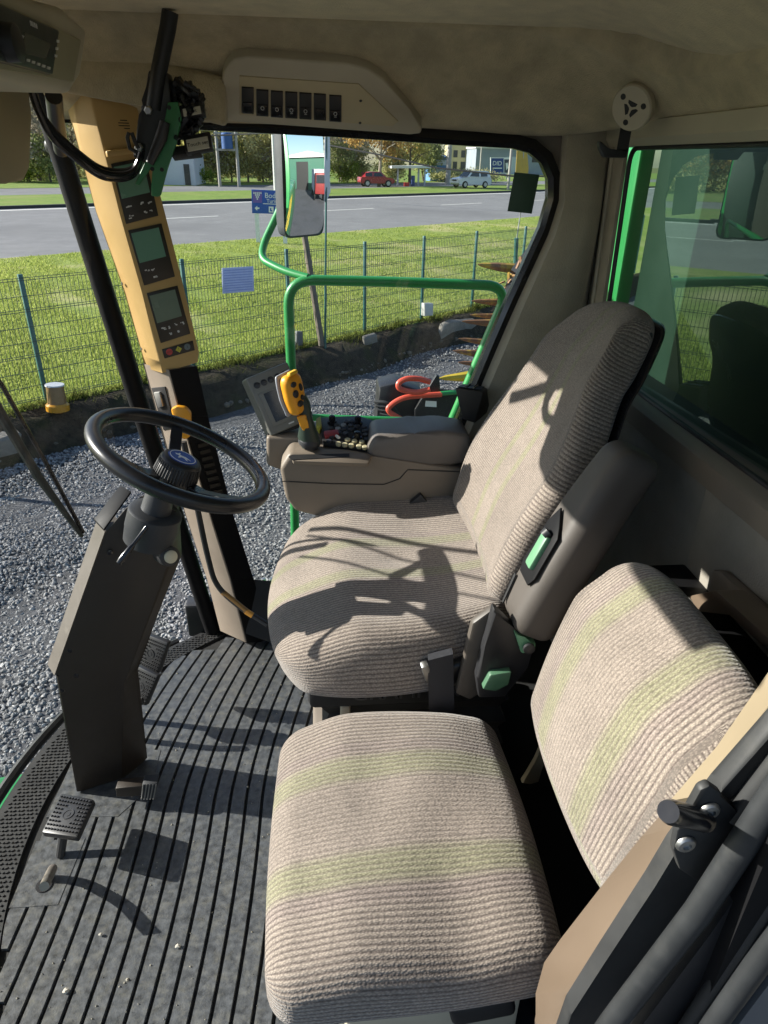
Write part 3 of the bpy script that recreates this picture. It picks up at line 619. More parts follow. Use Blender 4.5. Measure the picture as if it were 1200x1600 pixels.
# ------------------------------------------------------------------ foot controls
def pedal_pad(name, label, quad, yq, up, loc, group=None, stems=(), cat='pedal'):
    q = [P(*p, z=yy) for p, yy in zip(quad, yq)]; t_ = thing(name, label, cat, loc, group)
    n = (q[1]-q[0]).cross(q[3]-q[0]).normalized()
    if n.dot(EYE-q[0]) < 0: n = -n
    mb = MB(); mb.prism(q, -n*.018, .005); pd = mb.build('pedal_pad', M_blk, t_)
    mb = MB()
    for i in range(1, 12):
        for j in range(1, 10):
            if (i-6)**2+(j-5)**2*1.5 < 9: continue
            c = q[0].lerp(q[1], i/12).lerp(q[3].lerp(q[2], i/12), j/10); mb.lathe([(.0028, -.001), (.0022, .0032)], c, n, 6)
    c = (q[0]+q[1]+q[2]+q[3])/4; mb.lathe([(.013, -.001), (.013, .0015), (.011, .0015), (.011, .0006), (.005, .0006), (.005, .0016)], c, n, 20)
    mb.build('tread_studs', M_blk, pd)
    for s in stems:
        mb = MB(); mb.tube(arc(s, .03), .010, 10); mb.build('pedal_arm', M_blk, t_)
    return t_
pedal_pad('brake_pedal', 'upper of the two studded black pedals hanging behind the steering column', ((226, 990), (262, 1004), (246, 1054), (209, 1036)), (.235, .235, .135, .135), 0, (-.5, 1.5, .15), 'hanging brake pedals', ([V((-.50, 1.50, .16)), V((-.56, 1.50, .14)), V((-.66, 1.52, .02))],))
pedal_pad('brake_pedal', 'lower of the two studded black pedals hanging behind the steering column', ((209, 1038), (246, 1056), (226, 1104), (200, 1092)), (.20, .20, .10, .10), 0, (-.5, 1.43, .12), 'hanging brake pedals', ([V((-.50, 1.43, .13)), V((-.56, 1.43, .12)), V((-.66, 1.45, .02))],))
pedal_pad('foot_pedal', 'studded black floor pedal standing alone at the near side of the steering column', ((95, 1238), (147, 1248), (120, 1308), (64, 1300)), (.092, .108, .108, .092), 0, (-.62, 1.08, 0), None, ([P(102, 1275, z=.09), P(100, 1300, z=.05), P(94, 1338, z=.0)],))
fl = thing('foot_lever', 'bent bare steel foot lever poking up through the mat near the bottom left', 'lever', (-.62, 1.0, 0))
hole = P(72, 1384, z=.0); tip = P(70, 1378, z=.10)
mb = MB(); mb.tube(arc([P(72, 1380, z=-.01), P(83, 1356, z=.03), P(80, 1362, z=.075), P(69, 1385, z=.105)], .02), .0098, 14); mb.build('lever_rod', mat('worn_steel', (.32, .28, .24), .38, metal=.8, vary=.2, vscale=40), fl)
mb = MB(); mb.lathe([(.017, 0), (.017, .003), (.012, .003)], hole+V((-.004, 0, 0)), (0, 0, 1), 18); mb.build('boot', M_blk, fl)
fr_ = thing('foot_rest', 'small ribbed grey foot button at the base of the steering column', 'pedal', (-.47, 1.24, 0))
mb = MB(); mb.prism([P(*p, y=1.205) for p in ((180, 1232), (222, 1228), (224, 1244), (182, 1246))], (0, .03, 0), .003); mb.build('button_arm', M_colm, fr_)
mb = MB(); mb.prism([P(*p, y=1.20) for p in ((222, 1226), (246, 1224), (240, 1249), (220, 1249))], (0, .03, 0), .003); bt = mb.build('button_pad', M_grey, fr_)
mb = MB()
for k in range(5): a = P(224+k*5, 1226, y=1.199); b = P(221+k*4.6, 1249, y=1.199); mb.tube([a, b], .0016, 6)
mb.build('button_ribs', M_steel, bt)
# ------------------------------------------------------------------ front corner post with the monitors
mp = thing('monitor_post', 'slanted mustard yellow corner post carrying three grey-green displays above a brown lower cover', 'instrument post', (-.33, 1.87, 0))
yL, yM, yR = 1.865, 1.80, 1.85
def PP(l, m, r, dz=0):
    L, M, R = P(*l, y=yL), P(*m, y=yM), P(*r, y=yR); return [L, M, R, L+R-M+V((0, .02, 0))]
up_rings = [PP((98, 150), (138, 140), (208, 140)), PP((148, 330), (188, 338), (257, 330)), PP((193, 458), (222, 458), (289, 450)), PP((221, 556), (249, 563), (311, 545))]
mb = MB(); mb.loft(up_rings+[PP((228, 575), (254, 583), (309, 566))]); mb.bevel([e for e in mb.b.edges if e.calc_length() > .12], .006, 2); pu = mb.build('upper_cover', M_must, mp)
plS = plane3(P(182.5, 316, y=yM), P(253, 575, y=yM), P(311, 550, y=yR))
M_lcd = mat('lcd_green', (.13, .27, .19), .22, vary=.05); M_lcd2 = mat('lcd_grey', (.16, .21, .16), .22, vary=.05); M_bez = mat('bezel_brown_black', (.022, .018, .014), .4, vary=.1)
M_ico = flat('icon_white', (.6, .6, .58), .5)
def screen(name, bezel, lcd, m, btn=None):
    mb = MB(); patch(mb, bezel, plS, .0035, .006, .001); bz = mb.build(name, M_bez, mp)
    mb = MB(); patch(mb, lcd, plS, .0045, .004); mb.build('lcd', m, bz)
    if btn:
        mb = MB(); rnd = random.Random(name+str(bezel)); q = [PL(*p, *plS) for p in bezel]; nn = plS[1]
        for (a, b) in btn:
            c = q[0].lerp(q[1], a).lerp(q[3].lerp(q[2], a), b); ux = (q[1]-q[0]).normalized(); uy = (q[0]-q[3]).normalized()
            for k in range(3):
                dx, dy = rnd.uniform(-.004, .004), rnd.uniform(-.003, .003); w, h_ = rnd.uniform(.001, .004), rnd.uniform(.0008, .002); o = c+ux*dx+uy*dy+nn*.0036
                mb.prism([o-ux*w-uy*h_, o+ux*w-uy*h_, o+ux*w+uy*h_, o-ux*w+uy*h_], nn*.0006)
        mb.build('key_symbols', M_ico, bz)
def lerpq(q, a0, a1, b0, b1):
    l = lambda p, r, t: (p[0]+(r[0]-p[0])*t, p[1]+(r[1]-p[1])*t); s = lambda a, b: l(l(q[0], q[1], a), l(q[3], q[2], a), b); return [s(a0, b0), s(a1, b0), s(a1, b1), s(a0, b1)]
Q1 = [(173, 256), (227, 245), (247, 337), (197, 350)]; Q2 = [(200, 360), (252, 349), (273, 432), (225, 446)]; Q3 = [(229, 458), (277, 446), (297, 521), (251, 536)]
screen('display', Q1, lerpq(Q1, .05, .9, .06, .59), M_lcd, ((.2, .75), (.6, .74), (.8, .75), (.2, .9), (.62, .88), (.8, .88)))
screen('display', Q2, lerpq(Q2, .05, .88, .06, .60), M_lcd, ((.22, .74), (.4, .76), (.4, .9)))
screen('display', Q3, lerpq(Q3, .05, .88, .06, .61), M_lcd2, ((.2, .74), (.4, .74), (.6, .73), (.82, .74), (.38, .88), (.6, .88)))
SQ = [(253, 546), (301, 532), (304, 547), (257, 560)]
mb = MB(); patch(mb, SQ, plS, .003, .005, .001); ws = mb.build('warning_strip', M_bez, mp)
nn = plS[1]; ux = (PL(300, 533, *plS)-PL(254, 546, *plS)).normalized(); uy = nn.cross(ux)
mb = MB(); mb.lathe([(.0085, 0), (.008, .0015)], PL(264, 549.5, *plS)+nn*.003, nn, 20); rl = mb.build('warning_lamp', flat('lamp_red', (.5, .05, .05), .4), ws)
text('lamp_lettering', 'STOP', PL(264, 549.5, *plS)+nn*.0048, ux, uy, .0055, M_bez, rl, .0002)
c = PL(278.5, 545.5, *plS)+nn*.003
mb = MB(); mb.prism([c+ux*.0085, c+uy*.0085, c-ux*.0085, c-uy*.0085], nn*.0015); wl = mb.build('warning_lamp', flat('lamp_yellow', (.55, .5, .05), .4), ws)
text('lamp_lettering', '!', c+nn*.0018, ux, uy, .011, M_bez, wl, .0002)
mb = MB(); c = PL(292, 541.5, *plS)+nn*.003; mb.lathe([(.0085, 0), (.008, .0015)], c, nn, 20); il = mb.build('warning_lamp', flat('lamp_grey', (.12, .16, .17), .4), ws)
text('lamp_lettering', 'i', c+nn*.0018, ux, uy, .011, M_bez, il, .0002)
# top recess with round speaker louvres
plT = plane3(P(138, 140, y=yM), P(182.5, 316, y=yM), P(232, 240, y=yR))
mb = MB()
for k in range(7):
    w = math.sqrt(max(.02, 1-((k-3)/3.6)**2))*10; v = 188+k*4.2; patch(mb, [(193-w, v-1.0), (193+w, v-.4), (193+w, v+1.2), (193-w, v+.6)], plT, .0008, .002)
mb.build('speaker_louvres', M_bez, mp)
mb = MB(); patch(mb, [(164, 236), (224, 228), (226, 238), (166, 246)], plT, .012, .014, .003); mb.build('ledge', M_must, mp)
plL = plane3(P(103, 165, y=yL), P(142, 160, y=yM), P(234, 499, y=yM))
for u, v in ((156, 331), (189, 443), (219, 545)):
    mb = MB(); mb.lathe([(.004, 0), (.0035, .002)], PL(u+2, v, *plL), plL[1], 10); mb.build('screw', M_steel, mp)
# lower cover
lo_rings = [PP((222, 568), (262, 578), (305, 572)), PP((248, 660), (281, 650), (322, 650)), PP((288, 800), (326, 801), (361, 801)), PP((322, 905), (359, 905), (394, 905)), PP((343, 985), (384, 1004), (420, 1002))]
mb = MB(); mb.loft(lo_rings); mb.bevel([e for e in mb.b.edges if e.calc_length() > .12], .005, 2); pl_ = mb.build('lower_cover', mat('lower_cover_plastic', (.30, .25, .20), .5, vary=.08, bump=.2, bscale=900, dist=.0006), mp)
plI = plane3(P(281, 650, y=yM), P(326, 801, y=yM), P(361, 801, y=yR)); plF = plane3(P(248, 660, y=yL), P(281, 650, y=yM), P(326, 801, y=yM))
mb = MB()
for ra, rb in zip(lo_rings, lo_rings[1:]):
    n_ = (ra[2]-ra[1]).cross(rb[1]-ra[1]).normalized(); n_ = n_ if n_.dot(EYE-ra[1]) > 0 else -n_
    e_ = .004*((ra[2]-ra[1]).normalized()); mb.prism([ra[1]+e_-n_*.002, ra[2]-n_*.002+e_, rb[2]-n_*.002+e_, rb[1]+e_-n_*.002], n_*.005)
mb.build('inner_sheet', M_pillar, pl_)  # near-black sheet over the brown cover's inner faces
mb = MB(); 
for k in range(8): patch(mb, [(306+k*3.1, 694+k*10.5), (322+k*3.1, 690+k*10.5), (324+k*3.1, 695+k*10.5), (308+k*3.1, 699.5+k*10.5)], plI, .009, .008)
mb.build('vent_louvres', M_bez, pl_)
mb = MB(); patch(mb, [(237, 606), (258, 604), (275, 668), (256, 672)], plF, .002, .004, .001); rs = mb.build('switch_recess', M_blkdark, pl_)
mb = MB(); patch(mb, [(243, 612), (252, 611), (258, 634), (250, 636)], plF, .008, .008, .002); patch(mb, [(252, 648), (263, 646), (266, 660), (256, 662)], plF, .006, .006, .002); mb.build('rocker', M_steel, rs)
ol = P(275, 660, y=1.79)
mb = MB(); mb.prism([P(*p, y=1.775) for p in ((266, 640), (276, 635), (290, 637), (298, 646), (298, 682), (290, 688), (283, 686), (274, 664))], (0, .02, 0), .006); mb.build('pull_handle', mat('orange_plastic', (.75, .33, .02), .4, vary=.05, bump=.1), mp)
rodp = [P(287, 690, y=1.775), P(322, 860, y=1.77), P(336, 914, y=1.76), P(370, 946, y=1.73), P(418, 976, y=1.70)]
mb = MB(); mb.tube(arc(rodp, .05), .0085, 10); rd = mb.build('grab_rod', M_blk, mp)
mb = MB(); mb.tube([rodp[2].lerp(rodp[3], .35), rodp[3].lerp(rodp[4], .35)], .0089, 10); mb.build('caution_band', mat('band_brown', (.30, .16, .04), .5), rd)
mb = MB(); a, b = rodp[3].lerp(rodp[4], .30), rodp[3].lerp(rodp[4], .52); mb.tube([a, b], .0092, 10); mb.build('orange_band', mat('band_orange', (.65, .30, .04), .5), rd)
# foot box of the post running back along the wall
mb = MB(); mb.loft([[P(384, 990, y=1.80), P(420, 1003, y=1.80), P(420, 915, y=1.86), P(392, 905, y=1.86)], [V((.35, 1.80, .0)), V((.35, 1.78, .0)), V((.35, 1.86, .12)), V((.35, 1.86, .14))]]); mb.build('foot_box', M_blkdark, mp)
# ------------------------------------------------------------------ right-hand armrest console
ac = thing('armrest_console', 'brown control console beyond the driver seat with padded armrest, orange joystick and round buttons', 'control console', (.12, 1.7, .6))
yc = 1.64
body = [P(*p, y=yc) for p in ((437, 732), (452, 708), (575, 712), (740, 735), (745, 800), (700, 830), (650, 826), (520, 812), (462, 800), (446, 780))]
mb = MB(); mb.prism(body, (0, .17, 0), .012, 3); bd = mb.build('body', mat('console_brown', (.19, .155, .12), .48, vary=.07, bump=.2, bscale=900, dist=.0006), ac)
mb = MB(); mb.tube([P(440, 752, y=yc-.0015), P(520, 756, y=yc-.0015), P(600, 757, y=yc-.0015), P(625, 748, y=yc-.0015), P(637, 734, y=yc-.0015), P(740, 738, y=yc-.0015)], .0014, 6); mb.build('panel_seam', M_blkdark, bd)
# front box below the monitor
fb = [P(*p, y=1.72) for p in ((416, 682), (530, 684), (560, 705), (520, 735), (440, 736), (416, 728))]
mb = MB(); mb.prism(fb, (0, .13, 0), .010, 3); mb.build('front_box', bd.data.materials[0], ac)
# joystick slot plate
zt_ = P(500, 712, y=1.655).z
plK = (V((0, 1.70, P(560, 690, y=1.70).z)), V((0, -.28, 1)).normalized())
mb = MB(); patch(mb, [(452, 706), (470, 700), (545, 704), (582, 712), (575, 726), (458, 722)], plK, .004, .012, .003); pk = mb.build('lever_plate', bd.data.materials[0], ac)
mb = MB(); patch(mb, [(451, 716), (456, 713), (546, 711), (546, 716), (456, 721)], plK, .0055, .002); mb.build('lever_slot', M_blkdark, pk)
# keypad with round buttons and rotary knobs
mb = MB(); patch(mb, [(497, 655), (560, 652), (612, 668), (592, 690), (570, 704), (545, 700), (505, 695)], plK, .006, .02, .002); kp = mb.build('keypad', M_blk, ac)
rr = random.Random(5)
cols = {'g': mat('key_grey', (.22, .23, .24), .5), 'b': M_grey, 'y': mat('key_cream', (.52, .46, .28), .5), 'd': mat('key_dark', (.03, .033, .045), .45), 'r': mat('key_red', (.30, .03, .035), .5)}
keys = [(526, 668, 'b'), (537, 668, 'g'), (517, 673, 'b'), (528, 673.5, 'g'), (538, 674.5, 'b'), (548, 669, 'b'), (549, 675, 'b'), (558, 670, 'd'), (569, 671, 'd'), (570, 677, 'b'), (571, 683, 'b'), (540, 681, 'd'), (550, 662, 'd'), (541, 663, 'd'), (529, 680, 'd'), (518, 686, 'd'), (514, 693, 'd'), (573, 690, 'b'), (583, 676, 'b'), (584, 683, 'd'),
        (543, 691, 'y'), (554, 693, 'y'), (565, 694.5, 'y'), (529, 697, 'y'), (539, 698.5, 'y'), (549, 699.5, 'y'), (561, 701, 'y'), (570, 702.5, 'y')]
for u, v, k in keys:
    mb = MB(); mb.lathe([(.0075, -.002), (.0075, .004), (.0055, .0055)], PL(u, v, *plK)+plK[1]*.006, plK[1], 14); mb.build('round_key', cols[k], kp)
for u, v in ((519, 663), (559, 664), (558, 688)):
    mb = MB(); mb.lathe([(.014, 0), (.013, .003), (.009, .004), (.0085, .020), (.007, .021)], PL(u, v, *plK)+plK[1]*.006, plK[1], 20); mb.build('rotary_knob', M_blkgloss, kp)
mb = MB(); patch(mb, [(506, 679), (528, 676), (530, 684), (508, 689)], plK, .013, .012, .003); mb.build('rocker_key', cols['r'], kp)
mb = MB(); patch(mb, [(522, 684), (525, 683), (532, 688), (528, 689)], plK, .012, .010, .001); mb.build('toggle', M_white, kp)
mb = MB(); patch(mb, [(494, 660), (501, 656), (503, 672), (499, 677), (494, 670)], plK, .014, .02, .003); mb.build('dial', mat('dial_yellow', (.45, .42, .06), .45), kp)
# padded armrest
mb = MB(); pad = [P(*p, y=1.645) for p in ((572, 706), (585, 682), (648, 678), (690, 674), (736, 681), (745, 722), (700, 730), (640, 730), (580, 722))]
mb.prism(pad, (0, .14, 0), .016, 4); mb.build('armrest_pad', mat('armrest_vinyl', (.135, .118, .105), .5, vary=.08, bump=.3, bscale=700, dist=.0006), ac, ang=50)
mb = MB(); mb.prism([P(*p, y=1.62) for p in ((636, 790), (658, 773), (690, 810), (676, 822), (655, 812))], (0, .02, 0), .003); mb.build('belt_stalk', M_blk, ac)
mb = MB(); mb.prism([P(*p, y=1.60) for p in ((712, 812), (708, 828), (720, 840), (726, 825))], (0, .02, 0), .003); mb.build('stalk_end', M_blk, ac)
# joystick: steel stem, dark grip, orange multi-button head
jb, jt = P(499, 719, y=1.68), P(490, 690, y=1.68)
mb = MB(); mb.tube([jb, jt], .0065, 12); js = mb.build('joystick_stem', M_steel, ac)
g_ = [P(486, 694, y=1.675), P(481, 680, y=1.675), P(479, 655, y=1.675), P(474, 630, y=1.675), P(468, 615, y=1.68)]
mb = MB(); mb.tube(g_, [.026, .027, .016, .017, .014], 18); gp = mb.build('joystick_grip', mat('grip_dark_green', (.02, .035, .025), .45, vary=.1), js, ang=60)
mb = MB(); mb.lathe([(.028, -.012), (.030, 0), (.024, .012)], P(484, 688, y=1.675), V((.35, -.2, .9)), 22); mb.build('grip_collar', M_grey, gp)
M_or = mat('joystick_orange', (.80, .34, .015), .38, vary=.04)
hc = P(459, 616, y=1.665); hz = (P(452, 588, y=1.665)-P(466, 648, y=1.665)).normalized(); hy = V((.75, -.62, .25)); hy = (hy-hz*hy.dot(hz)).normalized(); hx = hy.cross(hz)
def f_head(p):
    t_ = p.z/.055; w = 1-.30*sm(.0, -1.05, t_)-.10*sm(.4, 1, t_); return hc+hx*p.x*w+hy*p.y+hz*p.z
mb = MB(); mb.rbox((.062, .036, .105), .017, (12, 8, 18), f_head); hd_ = mb.build('joystick_head', M_or, gp, ang=70)
mb = MB(); mb.rbox((.066, .016, .110), .0078, (12, 5, 18), lambda p: f_head(V((p.x, p.y*.6-.020, p.z)))); mb.build('head_back', mat('head_back_grey', (.33, .34, .37), .35), hd_, ang=70)
mb = MB(); mb.prism([hc+hx*a+hz*b+hy*.004 for a, b in ((-.018, .050), (.014, .050), (.012, .060), (-.016, .060))], hy*.012, .003); mb.build('thumb_wheel', mat('thumb_yellow', (.75, .45, .03), .4), hd_)
plH = (hc+hy*.0185, hy)
for a, b, w, h_ in ((.012, .030, .009, .007), (-.010, .016, .005, .010), (.012, .006, .009, .010), (-.008, -.010, .006, .007), (.004, -.022, .010, .008)):
    mb = MB(); c = plH[0]+hx*a+hz*b; mb.lathe([(1, -.002), (1, .002), (.75, .004)], V((0, 0, 0)), (0, 0, 1), 16)
    Mx = Matrix((hx*w, hz*h_, hy)).transposed().to_4x4(); Mx.translation = c
    bmesh.ops.transform(mb.b, matrix=Mx, verts=mb.b.verts[:]); kb_ = mb.build('grip_button', M_blk, hd_)
mb = MB(); mb.prism([P(*p, y=1.655) for p in ((463, 652), (478, 648), (481, 660), (485, 676), (476, 678), (470, 668))], (0, .014, 0), .004); mb.build('trigger', M_or, gp)
# ------------------------------------------------------------------ monitor on the console
mo = thing('armrest_monitor', 'grey boxed monitor with five round keys standing in front of the joystick', 'monitor', P(430, 640, y=1.77))
MQ = [(384, 592), (449, 565), (488, 654), (424, 682)]
q = [P(MQ[0][0], MQ[0][1], y=1.77), P(MQ[1][0], MQ[1][1], y=1.80), P(MQ[2][0], MQ[2][1], y=1.755), P(MQ[3][0], MQ[3][1], y=1.725)]
n_ = (q[1]-q[0]).cross(q[3]-q[0]).normalized(); n_ = n_ if n_.dot(EYE-q[0]) > 0 else -n_
M_mon = mat('monitor_grey', (.15, .148, .13), .5, vary=.06, bump=.2, bscale=900, dist=.0005)
back = [p-n_*.045+V((-.012, 0, -.004)) for p in q]
mb = MB(); mb.loft([q, [p-n_*.018+V((-.004, 0, 0)) for p in q], back]); mb.bevel([e for e in mb.b.edges], .005, 3); mc = mb.build('case', M_mon, mo, ang=40)
plM = (q[0], n_)
mb = MB(); patch(mb, lerpq(MQ, .12, .93, .30, .88), plM, .0025, .004, .0015); mb.build('screen_frame', M_mon, mc)
mb = MB(); patch(mb, lerpq(MQ, .22, .92, .33, .82), plM, .0032, .003); mb.build('screen', mat('screen_black', (.012, .013, .013), .2, vary=.05), mc)
for k in range(5):
    c = lerpq(MQ, .17+.165*k, .2, .165, .2)[0]; c = PL(*c, *plM); mb = MB(); mb.lathe([(.0085, -.001), (.0085, .002), (.0068, .0022), (.0062, .0012), (.003, .0018)], c, n_, 18); mb.build('round_key', M_blk, mc)
mb = MB(); patch(mb, lerpq(MQ, .47, .60, .915, .935), plM, .0016, .002); mb.build('name_plate', M_ico, mc)
mb = MB(); mb.hexa([q[3]+V((-.01, .01, -.012)), q[2]+V((0, .0, -.012)), q[2]+V((0, .05, -.012)), q[3]+V((-.01, .05, -.012)), q[3]+V((-.01, .01, .004)), q[2]+V((0, 0, .004)), q[2]+V((0, .05, .004)), q[3]+V((-.01, .05, .004))]); mb.build('foot', M_blkdark, mo)
# ------------------------------------------------------------------ overhead things
oc = thing('overhead_console', 'beige overhead console at the top left holding a dark car radio', 'overhead console', (-.40, 1.1, 1.55))
xo = -.36
OQ = [(-160, -60), (98, 10), (139, 47), (128, 120), (112, 147), (-160, 92)]
o_ = [P(*p, x=xo) for p in OQ]
mb = MB(); mb.prism(o_, (-.30, 0, 0.0), .012, 4); ob = mb.build('housing', M_tanlight, oc, ang=50)
plO = (V((xo, 0, 0)), V((1, 0, 0)))
mb = MB(); patch(mb, [(-150, -62), (92, 48), (124, 62), (112, 128), (-150, 84)], plO, .0035, .004, .002); mb.build('facia', mat('facia_olive', (.30, .27, .17), .5, vary=.05), ob)
rq = [(-95, -32), (83, 47), (72, 117), (-95, 76)]
mb = MB(); patch(mb, rq, plO, .010, .012, .004); rad = mb.build('radio', mat('radio_dark', (.02, .03, .03), .4, vary=.1), oc)
mb = MB(); patch(mb, [(24, 50), (66, 68), (58, 92), (22, 82)], plO, .0108, .002); mb.build('radio_display', mat('radio_lcd', (.06, .075, .06), .2), rad)
mb = MB()
for k in range(7): u = 14+k*8.2; v = 88+k*3.0; patch(mb, [(u-2.3, v-2.6), (u+2.3, v-1.6), (u+1.8, v+2.4), (u-2.8, v+1.4)], plO, .0112, .002)
for k in range(3): u = 78-k*1.6; v = 64+k*11.5; patch(mb, [(u-1.8, v-2.4), (u+1.8, v-1.6), (u+1.4, v+2.4), (u-2.2, v+1.6)], plO, .0112, .002)
patch(mb, [(4, 43), (9, 45), (8, 48), (3, 46)], plO, .0112, .002); patch(mb, [(17, 53), (23, 56), (21, 60), (16, 57)], plO, .0112, .002)
mb.build('radio_keys', M_ico, rad)
mb = MB(); mb.lathe([(.020, 0), (.019, .014), (.014, .016)], PL(-6, 66, *plO)+V((.010, 0, 0)), (1, 0, 0), 24); mb.build('radio_knob', M_blk, rad)
text('radio_lettering', 'DELPHI', PL(39, 38.5, *plO)+V((.0105, 0, 0)), (0, 1, 0), (0, 0, 1), .0075, M_ico, rad, .0003)
sv = thing('sun_visor', 'plain beige sun visor hanging at the upper left above the windscreen', 'sun visor', (-.62, 1.5, 1.45))
mb = MB(); mb.prism([P(*p, x=-.55) for p in ((-260, 80), (20, 133), (48, 138), (49, 180), (48, 265), (40, 283), (10, 287), (-260, 300))], (-.03, 0, 0), .010, 4); mb.build('visor_panel', mat('visor_cloth', (.36, .31, .20), .8, vary=.06, bump=.2, bscale=400), sv, ang=50)
# switch panel on the cove
plC = (V((0, 1.69, 1.636)), V((0, -.62, -.785)).normalized())
plC = plane3((0, 1.69, 1.636), (.3, 1.69, 1.636), (0, 1.83, 1.520))
sw = thing('switch_panel', 'beige overhead panel with a row of seven black rocker switches above the side window', 'switch panel', PL(500, 140, *plC))
so = [(347, 172), (347, 112), (352, 95), (365, 79), (385, 75), (545, 87), (575, 95), (600, 112), (640, 160), (659, 188), (657, 197), (640, 199), (345, 177)]
mb = MB(); patch(mb, so, plC, .022, .05, .006); sp_ = mb.build('panel_rim', M_tanlight, sw, ang=50)
mb = MB(); patch(mb, [(374, 165), (374, 104), (560, 117), (622, 176), (612, 184)], plC, .0245, .006, .0015); mb.build('panel_face', M_tan, sp_)
sym = ['', '0', 'D', 'O', 'O', '', '8']
for k, (u, v) in enumerate(((387, 141), (410, 145), (432.5, 147), (455, 148.5), (477, 150), (499.5, 151.5), (523.5, 154))):
    w, h_ = 9.5, 20.5
    mb = MB(); patch(mb, [(u-w, v-h_-.5), (u+w, v-h_+.8), (u+w, v+h_+.5), (u-w, v+h_-.8)], plC, .0285, .006, .001); s_ = mb.build('rocker_switch', M_blk, sw)
    mb = MB(); patch(mb, [(u-w+2, v+1), (u+w-2, v+2), (u+w-2, v+h_-2), (u-w+2, v+h_-3)], plC, .0305, .005, .001); mb.build('rocker', M_blkgloss, s_)
    if sym[k]:
        mb = MB(); nc = plC[1]; c = PL(u, v+6, *plC)+nc*.0308; a_ = V((1, 0, 0)); b_ = nc.cross(a_)
        mb.tube([c+a_*.0035*math.cos(q_)+b_*.005*math.sin(q_) for q_ in [2*math.pi*i/14 for i in range(14)]], .0006, 5, closed=True)
        if k in (3, 4, 6): mb.tube([c-a_*.003-b_*.009, c+a_*.003-b_*.009], .0006, 5)
        mb.build('switch_symbol', M_ico, s_)
for u, v in ((563, 143), (562, 178)):
    mb = MB(); mb.lathe([(.0035, 0), (.003, .001)], PL(u, v, *plC)+plC[1]*.0245, plC[1], 10); mb.build('screw', M_blk, sw)
# speaker-like round vent and coat hook
nc = plC[1]; vc = P(988, 168, x=.648)
plV = (vc, V((-.72, -.60, -.34)).normalized())
dv = thing('dome_bracket', 'round beige disc with three small holes mounted on the felt lining', 'ceiling mount', vc)
mb = MB(); mb.lathe([(.044, -.012), (.044, .003), (.041, .0065)], vc, plV[1], 36); dd_ = mb.build('disc', M_tanlight, dv)
mb = MB(); 
ax_ = plV[1]; a_ = V((1, 0, 0)); a_ = (a_-ax_*a_.dot(ax_)).normalized(); b_ = ax_.cross(a_)
for k in range(3):
    q_ = 2*math.pi*k/3+.5; c = vc+ax_*.0063+(a_*math.cos(q_)+b_*math.sin(q_))*.028; mb.lathe([(.0058, 0), (.0058, .0008)], c, ax_, 12)
    c0 = vc+ax_*.0063; mb.prism([c0+(a_*math.cos(q_+t_)+b_*math.sin(q_+t_))*r_ for t_, r_ in ((.6, .004), (.15, .012), (.35, .017), (1.7, .017), (1.9, .012), (1.4, .004))], ax_*.0008)
mb.build('holes', M_blkdark, dd_)
hk = thing('coat_hook', 'black bent coat hook hanging below the roof lining in the corner', 'hook', P(975, 220, y=1.61))
mb = MB(); mb.loft([[P(u, v, y=1.61), P(u+18, v+1, y=1.61), P(u+18, v+1, y=1.625), P(u, v, y=1.625)] for u, v in ((970, 196), (963, 236))]); 
mb.prism([P(*p, y=1.605) for p in ((937, 220), (942, 222), (950, 234), (982, 234), (979, 247), (945, 246), (937, 230))], (0, .02, 0), .003); mb.build('hook', M_blk, hk)
# display mount with the cable bundle
cb = thing('cable_bracket', 'black mounting tube with green bracket plate and a bundle of black cables tied to it', 'mounting bracket', P(260, 170, y=1.6))
yb_ = 1.60
mb = MB(); mb.tube([P(266, 18, y=yb_), P(262, 45, y=yb_), P(249, 108, y=yb_), P(240, 170, y=yb_)], [.0155, .0155, .0155, .0155], 16); tb = mb.build('mount_tube', M_blk, cb)
mb = MB(); mb.prism([P(*p, y=yb_-.005) for p in ((231, 108), (262, 112), (268, 160), (262, 185), (238, 252), (224, 250), (206, 246), (222, 180), (218, 165), (226, 160))], (0, .05, 0), .006); mb.build('clamp_block', M_blk, cb)
M_gb = mat('green_bracket_paint', (.03, .17, .06), .4, vary=.1, vscale=6)
mb = MB(); mb.prism([P(*p, y=yb_-.02) for p in ((262, 160), (278, 159), (284, 185), (275, 225), (262, 262), (251, 305), (246, 308), (236, 306), (236, 295), (240, 262), (236, 258), (218, 290), (210, 288), (230, 246), (252, 205), (257, 190))], (0, .008, 0), .002); pb_ = mb.build('bracket_plate', M_gb, cb)
mb = MB(); mb.tube([P(258, 190, y=yb_-.03), P(252, 215, y=yb_-.03), P(234, 255, y=yb_-.03)], [.010, .012, .008], 12); mb.build('arm_tube', M_blk, cb)
for u, v in ((232, 172), (217, 230)):
    mb = MB(); mb.lathe([(.0085, 0), (.0085, .004), (.006, .006)], P(u, v, y=yb_-.012), (0, -1, -.2), 6); mb.build('bolt', M_steel, cb)
for u, v in ((264, 168), (238, 264), (253, 265)):
    mb = MB(); mb.lathe([(.004, 0), (.004, .001)], P(u, v, y=yb_-.0205), (0, -1, 0), 12); mb.build('bolt_hole', M_blkdark, pb_)
mb = MB(); mb.tube([P(u, v, y=yb_-.03) for u, v in ((214, 238), (203, 232), (199, 215), (201, 208), (206, 208), (211, 222), (216, 232))], .004, 8); mb.build('tie_loop', M_blk, cb)
rr = random.Random(3); cx_, cy_ = 292, 178
